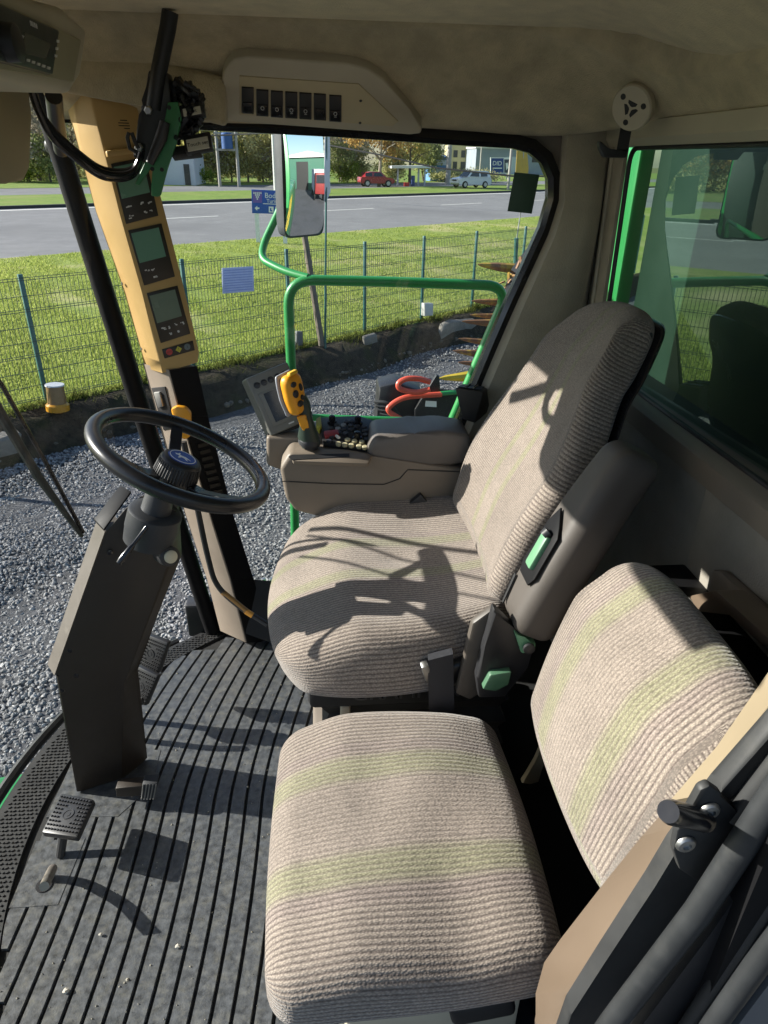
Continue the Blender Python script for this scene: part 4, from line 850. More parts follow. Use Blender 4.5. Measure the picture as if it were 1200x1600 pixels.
for k in range(30):
    mb = MB(); a0_ = rr.uniform(-2.2, 1.2); R0 = rr.uniform(10, 34); pts = []
    for i in range(13):
        q_ = a0_ + i/12*rr.uniform(1.6, 2.6)-.6; r_ = R0*(1+.12*math.sin(i*1.3+k)); pts.append(P(280+rr.uniform(-1, 1)+r_*.85*math.cos(q_), 172+r_*1.35*math.sin(q_), y=yb_+.02+.05*rr.random()*math.sin(i*.5)))
    mb.tube(pts, rr.uniform(.004, .0065), 8); mb.build('cable', M_blk, cb)
mb = MB()
for k in range(16):
    q_ = -1.3+k*.16; u, v = 283+33*math.cos(q_), 172+42*math.sin(q_); c = P(u, v, y=yb_+.0); mb.box(c, (.012, .02, .008), Matrix.Rotation(rr.uniform(0, 3), 3, (.3, 1, .2)), .002)
mb.build('connector_shells', M_blk, cb)
for (u, v, w, h_, tx) in ((300, 174, 12, 5, 'Input'), (309, 225, 15, 8, 'Touch set')):
    mb = MB(); c = P(u, v, y=yb_-.02); s_ = c.y/F*.98; rt = basis_rot(CR*1+CU*.18, CU-CR*.18)
    mb.box(c+V((0, .012, 0)), ((w+4)*2*s_, (h_+3)*2*s_, .02), rt, .002); cn = mb.build('connector', M_blk, cb)
    mb = MB(); mb.box(c, (w*2*s_, h_*2*s_, .002), rt); tg_ = mb.build('paper_tag', mat('tag_paper', (.55, .52, .42), .7), cn)
    text('tag_lettering', tx, c+rt.col[2]*.0012, rt.col[0], rt.col[1], .0105 if w > 13 else .009, M_blk, tg_, .0002)
mb = MB(); mb.box(P(292, 238, y=yb_), (.06, .02, .022), basis_rot(CR+CU*.12, CU-CR*.12), .003); mb.build('connector', M_blk, cb)
pc = thing('power_cable', 'thick black cable drooping from the overhead console to the green bracket', 'cable', P(150, 250, y=1.5))
for k, (dy, dv) in enumerate(((0, 0), (.02, -5), (.01, 5))):
    pts = [P(50, 140, y=1.40), P(62, 175, y=1.42), P(85, 212+dv, y=1.45), P(120, 243+dv, y=1.5), P(155, 268+dv, y=1.54+dy), P(185, 274+dv, y=1.57+dy), P(208, 268+dv*.8, y=1.59+dy), P(219, 248, y=1.595+dy), P(224+3*k, 225, y=1.6+dy)]
    P_ = []
    for i in range(len(pts)-1):
        p0, p1, p2, p3 = pts[max(0, i-1)], pts[i], pts[i+1], pts[min(len(pts)-1, i+2)]
        for j in range(6):
            t_ = j/6; P_.append(.5*((2*p1)+(p2-p0)*t_+(2*p0-5*p1+4*p2-p3)*t_*t_+(3*p1-p0-3*p2+p3)*t_**3))
    mb = MB(); mb.tube(P_+[pts[-1]], .0072, 10); mb.build('cable_strand', M_blkgloss, pc)
mb = MB(); mb.tube([P(84, 150, y=1.60), P(88, 190, y=1.70), P(96, 235, y=1.80)], .016, 12); mb.build('cable_sleeve', M_blk, pc)
# small storage tray on the window pillar
tr = thing('pillar_tray', 'small open-topped dark tray fixed to the window pillar behind the console', 'tray', P(738, 630, y=1.86))
mb = MB(); mb.loft([[P(711, 606, y=1.80), P(756, 612, y=1.80), P(762, 606, y=1.88), P(722, 600, y=1.88)], [P(722, 655, y=1.81), P(742, 662, y=1.81), P(768, 640, y=1.89), P(735, 640, y=1.89)]]); mb.bevel(mb.b.edges[:], .004, 2); tb_ = mb.build('tray_body', M_pad, tr)
mb = MB(); mb.prism([P(*p, y=yy)+V((0, 0, .002)) for p, yy in (((715, 606), 1.806), ((752, 611), 1.806), ((757, 606), 1.872), ((724, 602), 1.872))], (0, 0, .002)); ti = mb.build('tray_opening', M_blkdark, tb_)
for f in (.33, .66):
    a = P(715, 606, y=1.806).lerp(P(752, 611, y=1.806), f)+V((0, 0, .006)); b = P(724, 602, y=1.872).lerp(P(757, 606, y=1.872), f)+V((0, 0, .006)); mb = MB(); mb.tube([a, b], .003, 8); mb.build('tray_divider', M_blkgloss, tb_)
# fine grit trodden into the mat
gr = np.random.default_rng(12); GV = []; GF = []
for k in range(230):
    p = V((gr.uniform(-.66, .0), gr.uniform(.55, 1.75), .0015)); r_ = gr.uniform(.0006, .0019)*(1.8 if gr.random() < .06 else 1); base = len(GV)
    for j in range(6): GV.append((p.x+r_*gr.uniform(.6, 1.5)*math.cos(j*1.05), p.y+r_*gr.uniform(.6, 1.5)*math.sin(j*1.05), p.z-.001))
    GV.append((p.x, p.y, p.z+r_*.8))
    GF += [(base+j, base+(j+1) % 6, base+6) for j in range(6)]
tag(npmesh('floor_grit', GV, GF, mat('grit', (.30, .275, .22), .9, vary=.3, vscale=300), loc=(-.3, 1.1, 0)), kind='stuff')
# wiper arm outside the windscreen
wp = thing('windscreen_wiper', 'long black wiper blade lying across the outside of the windscreen at the left', 'wiper', P(60, 720, x=-.9))
def WP(u, v):
    t_ = .5; d_ = ray(u, v); lo_, hi_ = .5, 4
    for _ in range(40):
        m_ = (lo_+hi_)/2; p_ = EYE+d_*m_
        if p_.x < wx(min(p_.y, 1.9), p_.z)-.03: hi_ = m_
        else: lo_ = m_
    return EYE+d_*lo_
mb = MB(); mb.tube([WP(-40, 570), WP(0, 645), WP(60, 745), WP(128, 838)], [.012, .013, .012, .006], 8); mb.build('wiper_blade', M_rub, wp)
mb = MB(); mb.tube([WP(-60, 520), WP(2, 600), WP(70, 720), WP(130, 832)], .006, 8); mb.build('wiper_arm', M_blkgloss, wp)
# unseen wiper rods, traced back along the sun to cast the cushion's shadow lines
_el, _az = math.radians(SUN_ELEV), math.radians(-13); _sd = V((math.cos(_az)*math.cos(_el), math.sin(_az)*math.cos(_el), -math.sin(_el)))
for (ua, va), (ub, vb), r_ in (((477, 817), (738, 872), .010), ((468, 826), (753, 913), .0045), ((447, 853), (753, 945), .0045)):
    a, b = [p-_sd*((p.x+1.0)/_sd.x) for p in (P(ua, va, z=.578), P(ub, vb, z=.575))]
    mb = MB(); mb.tube([a-(b-a)*.10, b+(b-a)*.25], r_, 8); mb.build('shadow_rod', M_blk, wp)
# crumbs of dried mud on the mat
for i, (u, v, s_) in enumerate(((278, 1478, .0055), (103, 1548, .006), (157, 1460, .004))):
    mb = MB(); mb.ell(P(u, v, z=.004), (s_, s_*.8, s_*.6), 10)
    for w in mb.b.verts: w.co += V((random.uniform(-1, 1), random.uniform(-1, 1), random.uniform(-1, 1)))*s_*.15
    o = mb.build('mud_crumb', mat('pale_crumb', (.45, .42, .36), .9), None, loc=P(u, v, z=0)); tag(o, ('pale crumb on the mat between two ribs, the one nearest the cushion edge', 'largest pale crumb on the ribs at the bottom left of the floor', 'tiny pale crumb on the mat just below the shadow of the foot lever')[i], 'crumb', 'pale crumbs on the floor mat')
# ------------------------------------------------------------------ outside: yard, bank, fence, lawn, road and what stands beyond
E1 = V((.738, .675, 0)).normalized(); M1 = V((-E1.y, E1.x, 0))
def SQ_(s, q, z=0): return E1*s + M1*q + V((0, 0, z))
def sq(p): return V(p).dot(E1), V(p).dot(M1)
ZG, ZL, ZR = -1.9, -1.47, -1.38
QF = 8.97
def lawn_z(s, q): return ZL + (ZR+.02-ZL)*min(1, (q-8.9)/13.5) + .05*math.sin(s*.9+q*.35)*sm(9, 11, q)*sm(22.5, 19, q) + .03*math.sin(s*2.3-q*1.1)*sm(9, 10, q)*sm(22.5, 20, q)
def gmat(name, c1, c2, c3, scale, rough=.95, bump=.5, bdist=.03, s2=3.0, detail=9.0):
    m = bpy.data.materials.new(name); g = NT(m); out = g.new('ShaderNodeOutputMaterial'); b = g.new('ShaderNodeBsdfPrincipled', i_Roughness=rough); b.inputs['Specular IOR Level'].default_value = .2; g.link(b.outputs[0], out.inputs[0])
    tc = g.new('ShaderNodeTexCoord'); n = g.new('ShaderNodeTexNoise', i_Scale=scale, i_Detail=detail, i_Roughness=.7); g.link(tc.outputs['Object'], n.inputs['Vector'])
    r = g.new('ShaderNodeValToRGB'); r.color_ramp.elements[0].position = .32; r.color_ramp.elements[0].color = (*c1, 1); r.color_ramp.elements[1].position = .68; r.color_ramp.elements[1].color = (*c2, 1); g.link(n.outputs['Fac'], r.inputs[0])
    n2 = g.new('ShaderNodeTexNoise', i_Scale=s2, i_Detail=4.0); g.link(tc.outputs['Object'], n2.inputs['Vector']); mr = g.new('ShaderNodeMapRange', i_From_Min=.5, i_From_Max=.7); g.link(n2.outputs['Fac'], mr.inputs['Value'])
    mx = g.new('ShaderNodeMix', data_type='RGBA'); g.link(mr.outputs[0], mx.inputs[0]); g.link(r.outputs[0], mx.inputs[6]); mx.inputs[7].default_value = (*c3, 1); g.link(mx.outputs[2], b.inputs['Base Color'])
    bp = g.new('ShaderNodeBump', i_Strength=bump, i_Distance=bdist); g.link(n.outputs['Fac'], bp.inputs['Height']); g.link(bp.outputs[0], b.inputs['Normal']); return m
def leafmat(name, ca, cb, trans=.5):
    m = bpy.data.materials.new(name); g = NT(m); out = g.new('ShaderNodeOutputMaterial'); at = g.new('ShaderNodeAttribute', attribute_name='rnd')
    mx = g.new('ShaderNodeMix', data_type='RGBA'); g.link(at.outputs['Fac'], mx.inputs[0]); mx.inputs[6].default_value = (*ca, 1); mx.inputs[7].default_value = (*cb, 1)
    d = g.new('ShaderNodeBsdfDiffuse'); t_ = g.new('ShaderNodeBsdfTranslucent'); ms = g.new('ShaderNodeMixShader'); ms.inputs[0].default_value = trans
    g.link(mx.outputs[2], d.inputs[0]); g.link(mx.outputs[2], t_.inputs[0]); g.link(d.outputs[0], ms.inputs[1]); g.link(t_.outputs[0], ms.inputs[2]); g.link(ms.outputs[0], out.inputs[0]); return m
def attrmat(name, ca, cb, rough=.85):
    m = bpy.data.materials.new(name); g = NT(m); out = g.new('ShaderNodeOutputMaterial'); at = g.new('ShaderNodeAttribute', attribute_name='rnd'); b = g.new('ShaderNodeBsdfPrincipled', i_Roughness=rough)
    mx = g.new('ShaderNodeMix', data_type='RGBA'); g.link(at.outputs['Fac'], mx.inputs[0]); mx.inputs[6].default_value = (*ca, 1); mx.inputs[7].default_value = (*cb, 1); g.link(mx.outputs[2], b.inputs['Base Color']); g.link(b.outputs[0], out.inputs[0]); return m
G_far = gmat('far_field', (.10, .12, .04), (.17, .16, .07), (.14, .15, .05), .2, bump=.1)
G_grav = gmat('gravel_bed', (.04, .041, .044), (.17, .172, .18), (.08, .082, .086), 26, bump=.9, bdist=.03, s2=.8, detail=6)
G_dirt = gmat('bank_soil', (.022, .019, .014), (.075, .06, .04), (.045, .045, .02), 9, bump=1, bdist=.05)
G_lawn = gmat('lawn_ground', (.12, .17, .03), (.26, .32, .07), (.40, .36, .18), 3.2, bump=.6, bdist=.05, s2=.42)
G_road = gmat('road_asphalt', (.165, .163, .165), (.22, .218, .218), (.15, .148, .15), 1.1, rough=.8, bump=.15, bdist=.01, s2=.12)
G_verge = gmat('verge_grass', (.10, .17, .03), (.20, .27, .05), (.21, .23, .07), 1.4, bump=.5, bdist=.1, s2=.25)
def sheet(name, quads, m, kind='structure'):
    mb = MB()
    for q in quads: mb.b.faces.new([mb.b.verts.new(V(p)) for p in q])
    return tag(mb.build(name, m), kind=kind)
sheet('ground', [[V((-900, -900, -1.96)), V((900, -900, -1.96)), V((900, 900, -1.96)), V((-900, 900, -1.96))]], G_far)
def toe(s): return 8.22+.10*math.sin(s*.7)+.07*math.sin(s*1.9+1)
ss = [-90+1.2*i for i in range(160)]
def gz(s, q): return ZG + .035*math.sin(s*1.7+q*.6)*math.cos(q*1.3) + .02*math.sin(q*3.1+s*.8)
mb = MB(); qs = [-60, -20, -8]+[-6+.5*i for i in range(28)]+['t']
ss2 = [-90, -60, -30]+[-16+.4*i for i in range(100)]+[40, 70, 100]
mb.loft([[SQ_(s, toe(s) if q == 't' else q, gz(s, q) if q != 't' and q > -8 else ZG-.0) for s in ss2] for q in qs], closed=False); tag(mb.build('gravel_yard', G_grav, ang=60), kind='structure')
# cut bank of soil
sb = [-40+.22*i for i in range(360)]
def rough(s, k): return .045*math.sin(s*3.1+k*1.7)+.035*math.sin(s*7.7+k*2.9)+.02*math.sin(s*17+k)
mb = MB(); mb.loft([[SQ_(s, toe(s)-.04+ (8.92-toe(s))*f + rough(s, f*5)*.8*(0 < f < 1), ZG-.02+(ZL+.0-ZG+.02)*g_ + rough(s, f*9+2)*.5*(0 < f < 1)) for s in sb] for f, g_ in ((0, 0), (.14, .28), (.3, .58), (.5, .82), (.72, .97), (1, 1.0))], closed=False); tag(mb.build('soil_bank', G_dirt, ang=50), kind='structure')
mb = MB(); ql = [8.9+.35*i for i in range(40)]; ql[-1] = 22.75
mb.loft([[SQ_(s, q, lawn_z(s, q)) for s in ss] for q in ql], closed=False); tag(mb.build('lawn', G_lawn, ang=70), kind='structure')
def strip(name, q0, q1, z0, z1, m, s0=-220, s1=260): return sheet(name, [[SQ_(s0, q0, z0), SQ_(s1, q0, z0), SQ_(s1, q1, z1), SQ_(s0, q1, z1)]], m)
strip('main_road', 22.6, 43.6, ZR, ZR, G_road)
M_line = mat('road_paint', (.72, .71, .66), .7, vary=.1, vscale=2)
strip('road_edge_line', 42.3, 42.75, ZR+.006, ZR+.006, M_line)
sheet('lane_dashes', [[SQ_(s, 33.0, ZR+.006), SQ_(s+5, 33.0, ZR+.006), SQ_(s+5, 33.18, ZR+.006), SQ_(s, 33.18, ZR+.006)] for s in range(-150, 220, 12)], M_line)
mb = MB(); mb.hexa([SQ_(-220, 43.6, ZR-.1), SQ_(260, 43.6, ZR-.1), SQ_(260, 43.9, ZR-.1), SQ_(-220, 43.9, ZR-.1), SQ_(-220, 43.6, ZR+.16), SQ_(260, 43.6, ZR+.16), SQ_(260, 43.9, ZR+.16), SQ_(-220, 43.9, ZR+.16)]); tag(mb.build('kerb', mat('kerb_dark', (.05, .05, .05), .9)), kind='structure')
strip('median_grass', 43.9, 56, ZR+.15, ZR+.1, G_verge); strip('service_road', 56, 67, ZR+.08, ZR+.08, G_road); strip('far_verge', 67, 140, ZR+.1, ZR+.3, G_verge)
# low hill beyond on the right
mb = MB(); R = []
for k in range(7):
    q = 330+k*45; R.append([SQ_(s, q, -2+(26*math.exp(-((s-150)/190)**2)+5*math.sin(s*.013))*math.sin(math.pi*k/6)**.8) for s in range(-500, 700, 40)])
mb.loft(R, closed=False); tag(mb.build('hill', gmat('hill_fields', (.26, .24, .13), (.34, .31, .18), (.24, .26, .14), .02, bump=0), ang=80), kind='structure')
# ---- gravel stones near the cab as one mass of real stones
ico_v = []; ph = (1+5**.5)/2
for a, b in ((-1, ph), (1, ph), (-1, -ph), (1, -ph)): ico_v += [(a, b, 0), (0, a, b), (b, 0, a)]
ico_v = np.array(ico_v, dtype=np.float32); ico_v /= np.linalg.norm(ico_v[0])
bmi = bmesh.new(); 
for v_ in ico_v: bmi.verts.new(v_)
bmesh.ops.convex_hull(bmi, input=bmi.verts[:]); bmi.verts.index_update(); ico_v = np.array([v_.co[:] for v_ in bmi.verts], dtype=np.float32); ico_f = np.array([[v_.index for v_ in f.verts] for f in bmi.faces], dtype=np.int32); bmi.free()
def stones(n, umin, umax, vmin, vmax, r0, r1, seed):
    rng = np.random.default_rng(seed); c = []
    while len(c) < n:
        u, v = rng.uniform(umin, umax), rng.uniform(vmin, vmax); p = P(u, v, z=ZG); s, q = sq(p)
        if q > toe(s)-.02: continue
        dist = p.length
        if rng.random() > min(1, (dist/8.5)**2.2): continue     # even cover on the ground, not on the picture
        c.append((p.x+rng.normal(0, .05), p.y+rng.normal(0, .05), gz(s, q)))
    return np.array(c, dtype=np.float32), rng
def stone_mesh(C, rng, r0, r1):
    n = len(C); k = len(ico_v); rad = rng.uniform(r0, r1, (n, 1, 1)).astype(np.float32); st = rng.uniform(.6, 1.25, (n, 1, 3)).astype(np.float32); st[:, :, 2] *= .75
    jit = rng.uniform(.75, 1.2, (n, k, 1)).astype(np.float32); a = rng.uniform(0, 6.28, n); ca, sa = np.cos(a)[:, None], np.sin(a)[:, None]
    b_ = rng.uniform(-.7, .7, n); cb_, sb_ = np.cos(b_)[:, None], np.sin(b_)[:, None]
    L = ico_v[None]*st*jit*rad; x, y, z = L[..., 0], L[..., 1], L[..., 2]; y, z = y*cb_-z*sb_, y*sb_+z*cb_; x, y = x*ca-y*sa, x*sa+y*ca
    Vv = np.stack([x, y, z], -1)+C[:, None]; F_ = ico_f[None]+(np.arange(n)*k)[:, None, None]; return Vv.reshape(-1, 3), F_.reshape(-1, 3), np.repeat(rng.beta(1.3, 2.0, n), k)
M_stone = attrmat('gravel_stone', (.115, .115, .115), (.40, .395, .385), .85)
C1, rg = stones(62000, -120, 900, 540, 1420, .014, .03, 3)
v_, f_, a_ = stone_mesh(C1, rg, .008, .023); tag(npmesh('gravel', v_, f_, M_stone, attr=a_, loc=(0, 5, ZG)), kind='stuff')
# rubble along the toe
sx = RNG.uniform(-14, 14, 900); C2 = np.array([tuple(SQ_(s, toe(s)+abs(RNG.normal(0, .22)), ZG+.02+RNG.random()*.10)) for s in sx], dtype=np.float32)
v_, f_, a_ = stone_mesh(C2, RNG, .02, .06); tag(npmesh('rubble', v_, f_, attrmat('rubble_stone', (.06, .05, .035), (.22, .19, .15)), attr=a_, loc=(0, 8, ZG)), kind='stuff')
# ---- grass blades
def blades(n, fn, hmin, hmax, wmin, wmax, rng):
    B = np.array([fn() for _ in range(n)], dtype=np.float32); h = rng.uniform(hmin, hmax, n)*(.6+.5*np.sin(B[:, 0]*2.1+B[:, 1]*1.3)**2); w = rng.uniform(wmin, wmax, n); a = rng.uniform(0, 6.28, n); l = rng.normal(0, .45, (n, 2))*h[:, None]
    dx, dy = np.cos(a)*w, np.sin(a)*w; v0 = B+np.stack([dx, dy, 0*dx], -1); v1 = B-np.stack([dx, dy, 0*dx], -1); v2 = B+np.stack([l[:, 0], l[:, 1], h], -1)
    Vv = np.stack([v0, v1, v2], 1).reshape(-1, 3); return Vv, np.arange(3*n).reshape(-1, 3), np.repeat(rng.random(n), 3)
G_blade = leafmat('grass_blade', (.20, .275, .05), (.46, .50, .15), .5)
g_rng = np.random.default_rng(21); pr = random.Random(9)
def lawn_pt():
    while True:
        u, v = pr.uniform(-60, 900), pr.uniform(330, 640); p = P(u, v, z=ZL+.03); s, q = sq(p)
        if 8.86 < q < 22.6: return (p.x, p.y, lawn_z(s, q)-.005)
v_, f_, a_ = blades(170000, lawn_pt, .03, .085, .007, .02, g_rng); tag(npmesh('grass', v_, f_, G_blade, attr=a_, loc=(0, 14, ZL)), kind='stuff')
def bank_pt():
    s = pr.uniform(-9, 16); f = pr.betavariate(5, 1.3); 
    if math.sin(s*2.3)+math.sin(s*5.1+1) < .1 and f < .9: f = .97
    q = toe(s)+(8.95-toe(s))*f; return (*SQ_(s, q)[:2], ZG+(ZL-ZG)*min(1, f*1.25)-.02)
v_, f_, a_ = blades(9000, bank_pt, .08, .20, .006, .014, g_rng); tag(npmesh('bank_weeds', v_, f_, leafmat('weed_blade', (.05, .07, .015), (.19, .20, .05), .4), attr=a_, loc=(0, 9, ZL)), kind='stuff')
# ---- green welded-mesh fence
M_post = mat('fence_post_green', (.03, .12, .11), .4, vary=.1); M_wire = mat('fence_wire', (.02, .055, .045), .5)
ffn = thing('wire_fence', 'dark green welded wire fence with slim posts running along the top of the soil bank', 'fence', SQ_(2, QF, ZL))
pF = (SQ_(0, QF, 0), -M1)
tops = [PL(u, v, *pF) for u, v in ((30, 425), (283, 402), (447, 386), (570, 376), (663, 370), (745, 367))]
ZT_ = sum(p.z for p in tops)/6; sp_ = [sq(p)[0] for p in tops]; sp_ = [sp_[0]-4.4, sp_[0]-2.2]+sp_+[sp_[-1]+1.9, sp_[-1]+3.9, sp_[-1]+6.0, sp_[-1]+8.2]
for s in sp_:
    mb = MB(); mb.box(SQ_(s, QF, (ZL-.1+ZT_)/2), (.055, .04, ZT_-ZL+.1), Matrix.Rotation(math.atan2(E1.y, E1.x), 3, 'Z'), .004); mb.build('fence_post', M_post, ffn)
for s0, s1 in zip(sp_, sp_[1:]):
    mb = MB(); nw = int((s1-s0)/.052); rz = Matrix.Rotation(math.atan2(E1.y, E1.x), 3, 'Z')
    for k in range(1, nw): mb.box(SQ_(s0+(s1-s0)*k/nw, QF-.012, (ZL+.06+ZT_-.05)/2), (.0052, .0052, ZT_-ZL-.11), rz)
    for k in range(9):
        z = ZL+.08+(ZT_-ZL-.15)*k/8; mb.box(SQ_((s0+s1)/2, QF-.018, z), (s1-s0, .006, .007), rz)
        if k in (0, 3, 6, 8): mb.box(SQ_((s0+s1)/2, QF-.03, z+.03), (s1-s0, .006, .006), rz)
    mb.build('mesh_panel', M_wire, ffn)
def on_fence(px, off=.03): return [PL(u, v, pF[0]-M1*off, pF[1]) for u, v in px]
def fthing(name, label, cat, px, th, m, off=.05, bev=.003, part='panel'):
    q = on_fence(px, off); c = sum(q, V())/len(q); t_ = thing(name, label, cat, c); mb = MB(); mb.prism(q, M1*th, bev); return t_, mb.build(part, m, t_), q
nt_, npn, q = fthing('fence_notice', 'pale blue printed notice sheet hung on the wire fence', 'notice', ((347, 419), (396, 416), (397, 455), (348, 459)), .008, mat('notice_blue', (.50, .55, .80), .6, vary=.1), .05, .002)
mb = MB()
for i in range(1, 10): mb.prism([q[0].lerp(q[1], f).lerp(q[3].lerp(q[2], f), i/10)+dz-M1*.0012 for f, dz in ((.05, V((0, 0, .006))), (.95, V((0, 0, .006))), (.95, V((0, 0, -.006))), (.05, V((0, 0, -.006))))], -M1*.001)
mb.build('printed_lines', flat('notice_line', (.28, .33, .65), .6), npn)
fthing('junction_box', 'small white electrical box on the fence beside the right-hand posts', 'electrical box', ((664, 474), (677, 474), (677, 493), (664, 494)), .10, mat('box_white', (.55, .55, .52), .5), .12, .006, 'box')
fthing('junction_box', 'small grey electrical box low on the fence left of the leaning wooden pole', 'electrical box', ((466, 518), (473, 518), (473, 540), (466, 540)), .08, mat('box_grey', (.12, .13, .14), .5), .10, .004, 'box')
q = on_fence(((73, 603), (97, 598), (110, 640), (104, 646), (84, 648), (78, 640)), .35); bt_ = thing('plastic_jar', 'clear plastic jar with amber bottom by the leftmost fence post', 'jar', sum(q, V())/6)
M_jar = mat('jar_clear_plastic', (.20, .13, .06), .2, vary=.15); 
c_ = q[0].lerp(q[1], .5); e_ = q[3].lerp(q[5], .5); ax_ = (e_-c_).normalized(); L_ = (e_-c_).length
mb = MB(); mb.lathe([(.105, .015), (.112, L_*.68)], c_, ax_, 20); jb_ = mb.build('jar_body', M_jar, bt_)
mb = MB(); mb.lathe([(.118, L_*.68), (.14, L_*.74), (.14, L_*.94), (.10, L_*1.0)], c_, ax_, 20); mb.build('amber_base', mat('amber_plastic', (.50, .24, .02), .25, vary=.15), bt_)
mb = MB(); mb.lathe([(.112, 0), (.115, .015)], c_, ax_, 20); mb.build('jar_lid', mat('jar_lid_grey', (.5, .52, .55), .4), bt_)
# concrete lumps along the bank
M_conc = gmat('old_concrete', (.16, .15, .13), (.28, .26, .23), (.12, .11, .09), 5, bump=.8, bdist=.03)
def slab(px, off, th, label):
    q = [PL(u, v, SQ_(0, QF-off, 0), -M1) for u, v in px]; mb = MB(); mb.prism(q, M1*th+V((0, 0, .03)), .03, 1); tag(mb.build('concrete_slab', M_conc, None, loc=sum(q, V())/len(q)), label, 'concrete slab', 'broken slabs in the bank')
slab(((684, 540), (694, 508), (708, 503), (745, 500), (752, 555), (728, 566), (690, 566)), .55, .12, 'wide broken concrete slab leaning on the bank at the far right')
slab(((570, 528), (590, 522), (592, 536), (572, 545)), .45, .10, 'little pale concrete block tipped over under a fence post')
slab(((517, 565), (548, 558), (560, 562), (556, 576), (520, 582)), .55, .2, 'flat low concrete slab lying at the foot of the bank')
slab(((-10, 690), (36, 676), (30, 722), (-10, 735)), .62, .2, 'long dark kerbstone at the left edge of the bank')
# leaning wooden prop and banner poles
wpz = thing('wooden_prop', 'weathered grey wooden pole leaning against the wire fence', 'wooden pole', PL(502, 532, SQ_(0, QF-.1, 0), -M1))
mb = MB(); mb.tube([PL(503, 540, SQ_(0, QF-.25, 0), -M1), PL(473, 350, SQ_(0, QF+.1, 0), -M1)], [.055, .05], 10); mb.build('pole', mat('weathered_wood', (.17, .14, .11), .85, vary=.25, vscale=6, bump=.6, bscale=40, dist=.004), wpz)
bf = thing('white_banner', 'tall narrow white feather banner on a thin green pole behind the mirror', 'banner', PL(508, 552, SQ_(0, QF-.3, 0), -M1))
pB = (SQ_(0, QF-.3, 0), -M1)
mb = MB(); mb.tube([PL(508, 556, *pB), PL(509, 380, *pB), PL(511, 120, *pB)], [.022, .016, .012], 10); mb.build('banner_pole', M_post, bf)
mb = MB(); L = [(518, 200), (516, 240), (513, 275), (517, 300), (514, 314)]; A = [PL(u-1, v, *pB) for u, v in ((509, 120), (508.5, 200), (508, 240), (507.5, 275), (506, 300), (505, 316))]; Bq = [PL(u, v, *pB) for u, v in ((524, 120), (518, 200), (515, 240), (512, 275), (518, 300), (513, 314))]
mb.loft([[a+M1*.003, b+M1*(.003+.05*math.sin(i*1.7)), b+M1*(-.003+.05*math.sin(i*1.7)), a-M1*.003] for i, (a, b) in enumerate(zip(A, Bq))]); mb.build('banner_cloth', mat('banner_white', (.72, .72, .74), .8, vary=.06), bf, ang=60)
yb2 = thing('yellow_banner', 'yellow feather banner beyond the fence behind the dark window sticker', 'banner', PL(805, 470, *pB))
pY = (SQ_(0, QF+.4, 0), -M1)
mb = MB(); mb.tube([PL(803, 470, *pY), PL(807, 372, *pY)], .05, 10); yp = mb.build('banner_base', M_post, yb2)
mb = MB(); mb.tube([PL(807, 375, *pY), PL(813, 335, *pY), PL(822, 160, *pY)], .014, 8); mb.build('banner_pole', M_steel, yb2)
mb = MB(); A = [PL(u, v, *pY) for u, v in ((808, 170), (808, 230), (806, 262), (805, 280), (807, 296))]; Bq = [PL(u, v, *pY) for u, v in ((827, 170), (825, 230), (824, 262), (824, 280), (823, 296))]
mb.loft([[a+M1*.003, b+M1*(.003+.04*math.sin(i*2)), b+M1*(-.003+.04*math.sin(i*2)), a-M1*.003] for i, (a, b) in enumerate(zip(A, Bq))]); mb.build('banner_cloth', mat('banner_yellow', (.62, .40, .06), .8, vary=.08), yb2, ang=60)
# ---- road sign: blue winery route board on two white posts
gp_ = P(400, 377, z=ZR+.06); s_, q_ = sq(gp_); dist = (gp_-EYE).dot(CF)
pS = (gp_, -M1*.55-V((0, 1, 0))); pS = (gp_, V((0, -1, 0)))
sg = thing('road_sign', 'blue road sign for wineries with grape emblem and arrow on white posts', 'road sign', gp_)
SG = [(393, 296), (492, 300), (492, 336), (394, 333)]
mb = MB(); patch(mb, SG, pS, .03, .03, .004); bd_ = mb.build('board', flat('sign_blue', (.015, .085, .42), .45), sg)
for u in (400, 443):
    a = PL(u+.5, 330, *pS); mb = MB(); mb.box((a.x, a.y+.06, (a.z+gp_.z-.1)/2), (.15, .08, a.z-gp_.z+.1)); mb.build('sign_post', mat('sign_post_white', (.85, .85, .83), .5), sg)
mpx = (PL(440, 316, *pS)-PL(439, 316, *pS)).length
mb = MB(); patch(mb, [(395, 298), (409.5, 298.5), (409.5, 317), (395.5, 316.5)], pS, .034, .005); pq = mb.build('purple_square', flat('sign_purple', (.16, .10, .40), .5), bd_)
mb = MB()
for r, c in ((0, 5), (1, 4), (2, 3), (3, 2)):
    for k in range(c-1 if r else 5): mb.lathe([(1.15*mpx, 0), (1.15*mpx, .004)], PL(402.3+(k-(4 if not r else c-2)/2)*2.7, 301.5+r*3.1, *pS)+V((0, -.036, 0)), (0, -1, 0), 10)
mb.build('grape_emblem', M_white, pq)
text('sign_lettering', 'Bodegas', PL(413.5, 305.5, *pS)+V((0, -.034, 0)), (1, 0, -.02), (0, 0, 1), 10.6*mpx, M_white, bd_, .002, 'LEFT')
text('sign_lettering', 'Turísticas', PL(416.5, 314, *pS)+V((0, -.034, 0)), (1, 0, -.02), (0, 0, 1), 7.8*mpx, M_white, bd_, .002, 'LEFT')
mb = MB(); patch(mb, [(411, 317.6), (489, 321), (489, 322), (411, 318.7)], pS, .034, .004); mb.build('sign_rule', M_white, bd_)
mb = MB(); patch(mb, [(398, 325), (402, 321.5), (402, 324), (405.5, 324.2), (405.5, 326.5), (402, 326.4), (402, 329)], pS, .034, .004); mb.build('sign_arrow', M_white, bd_)
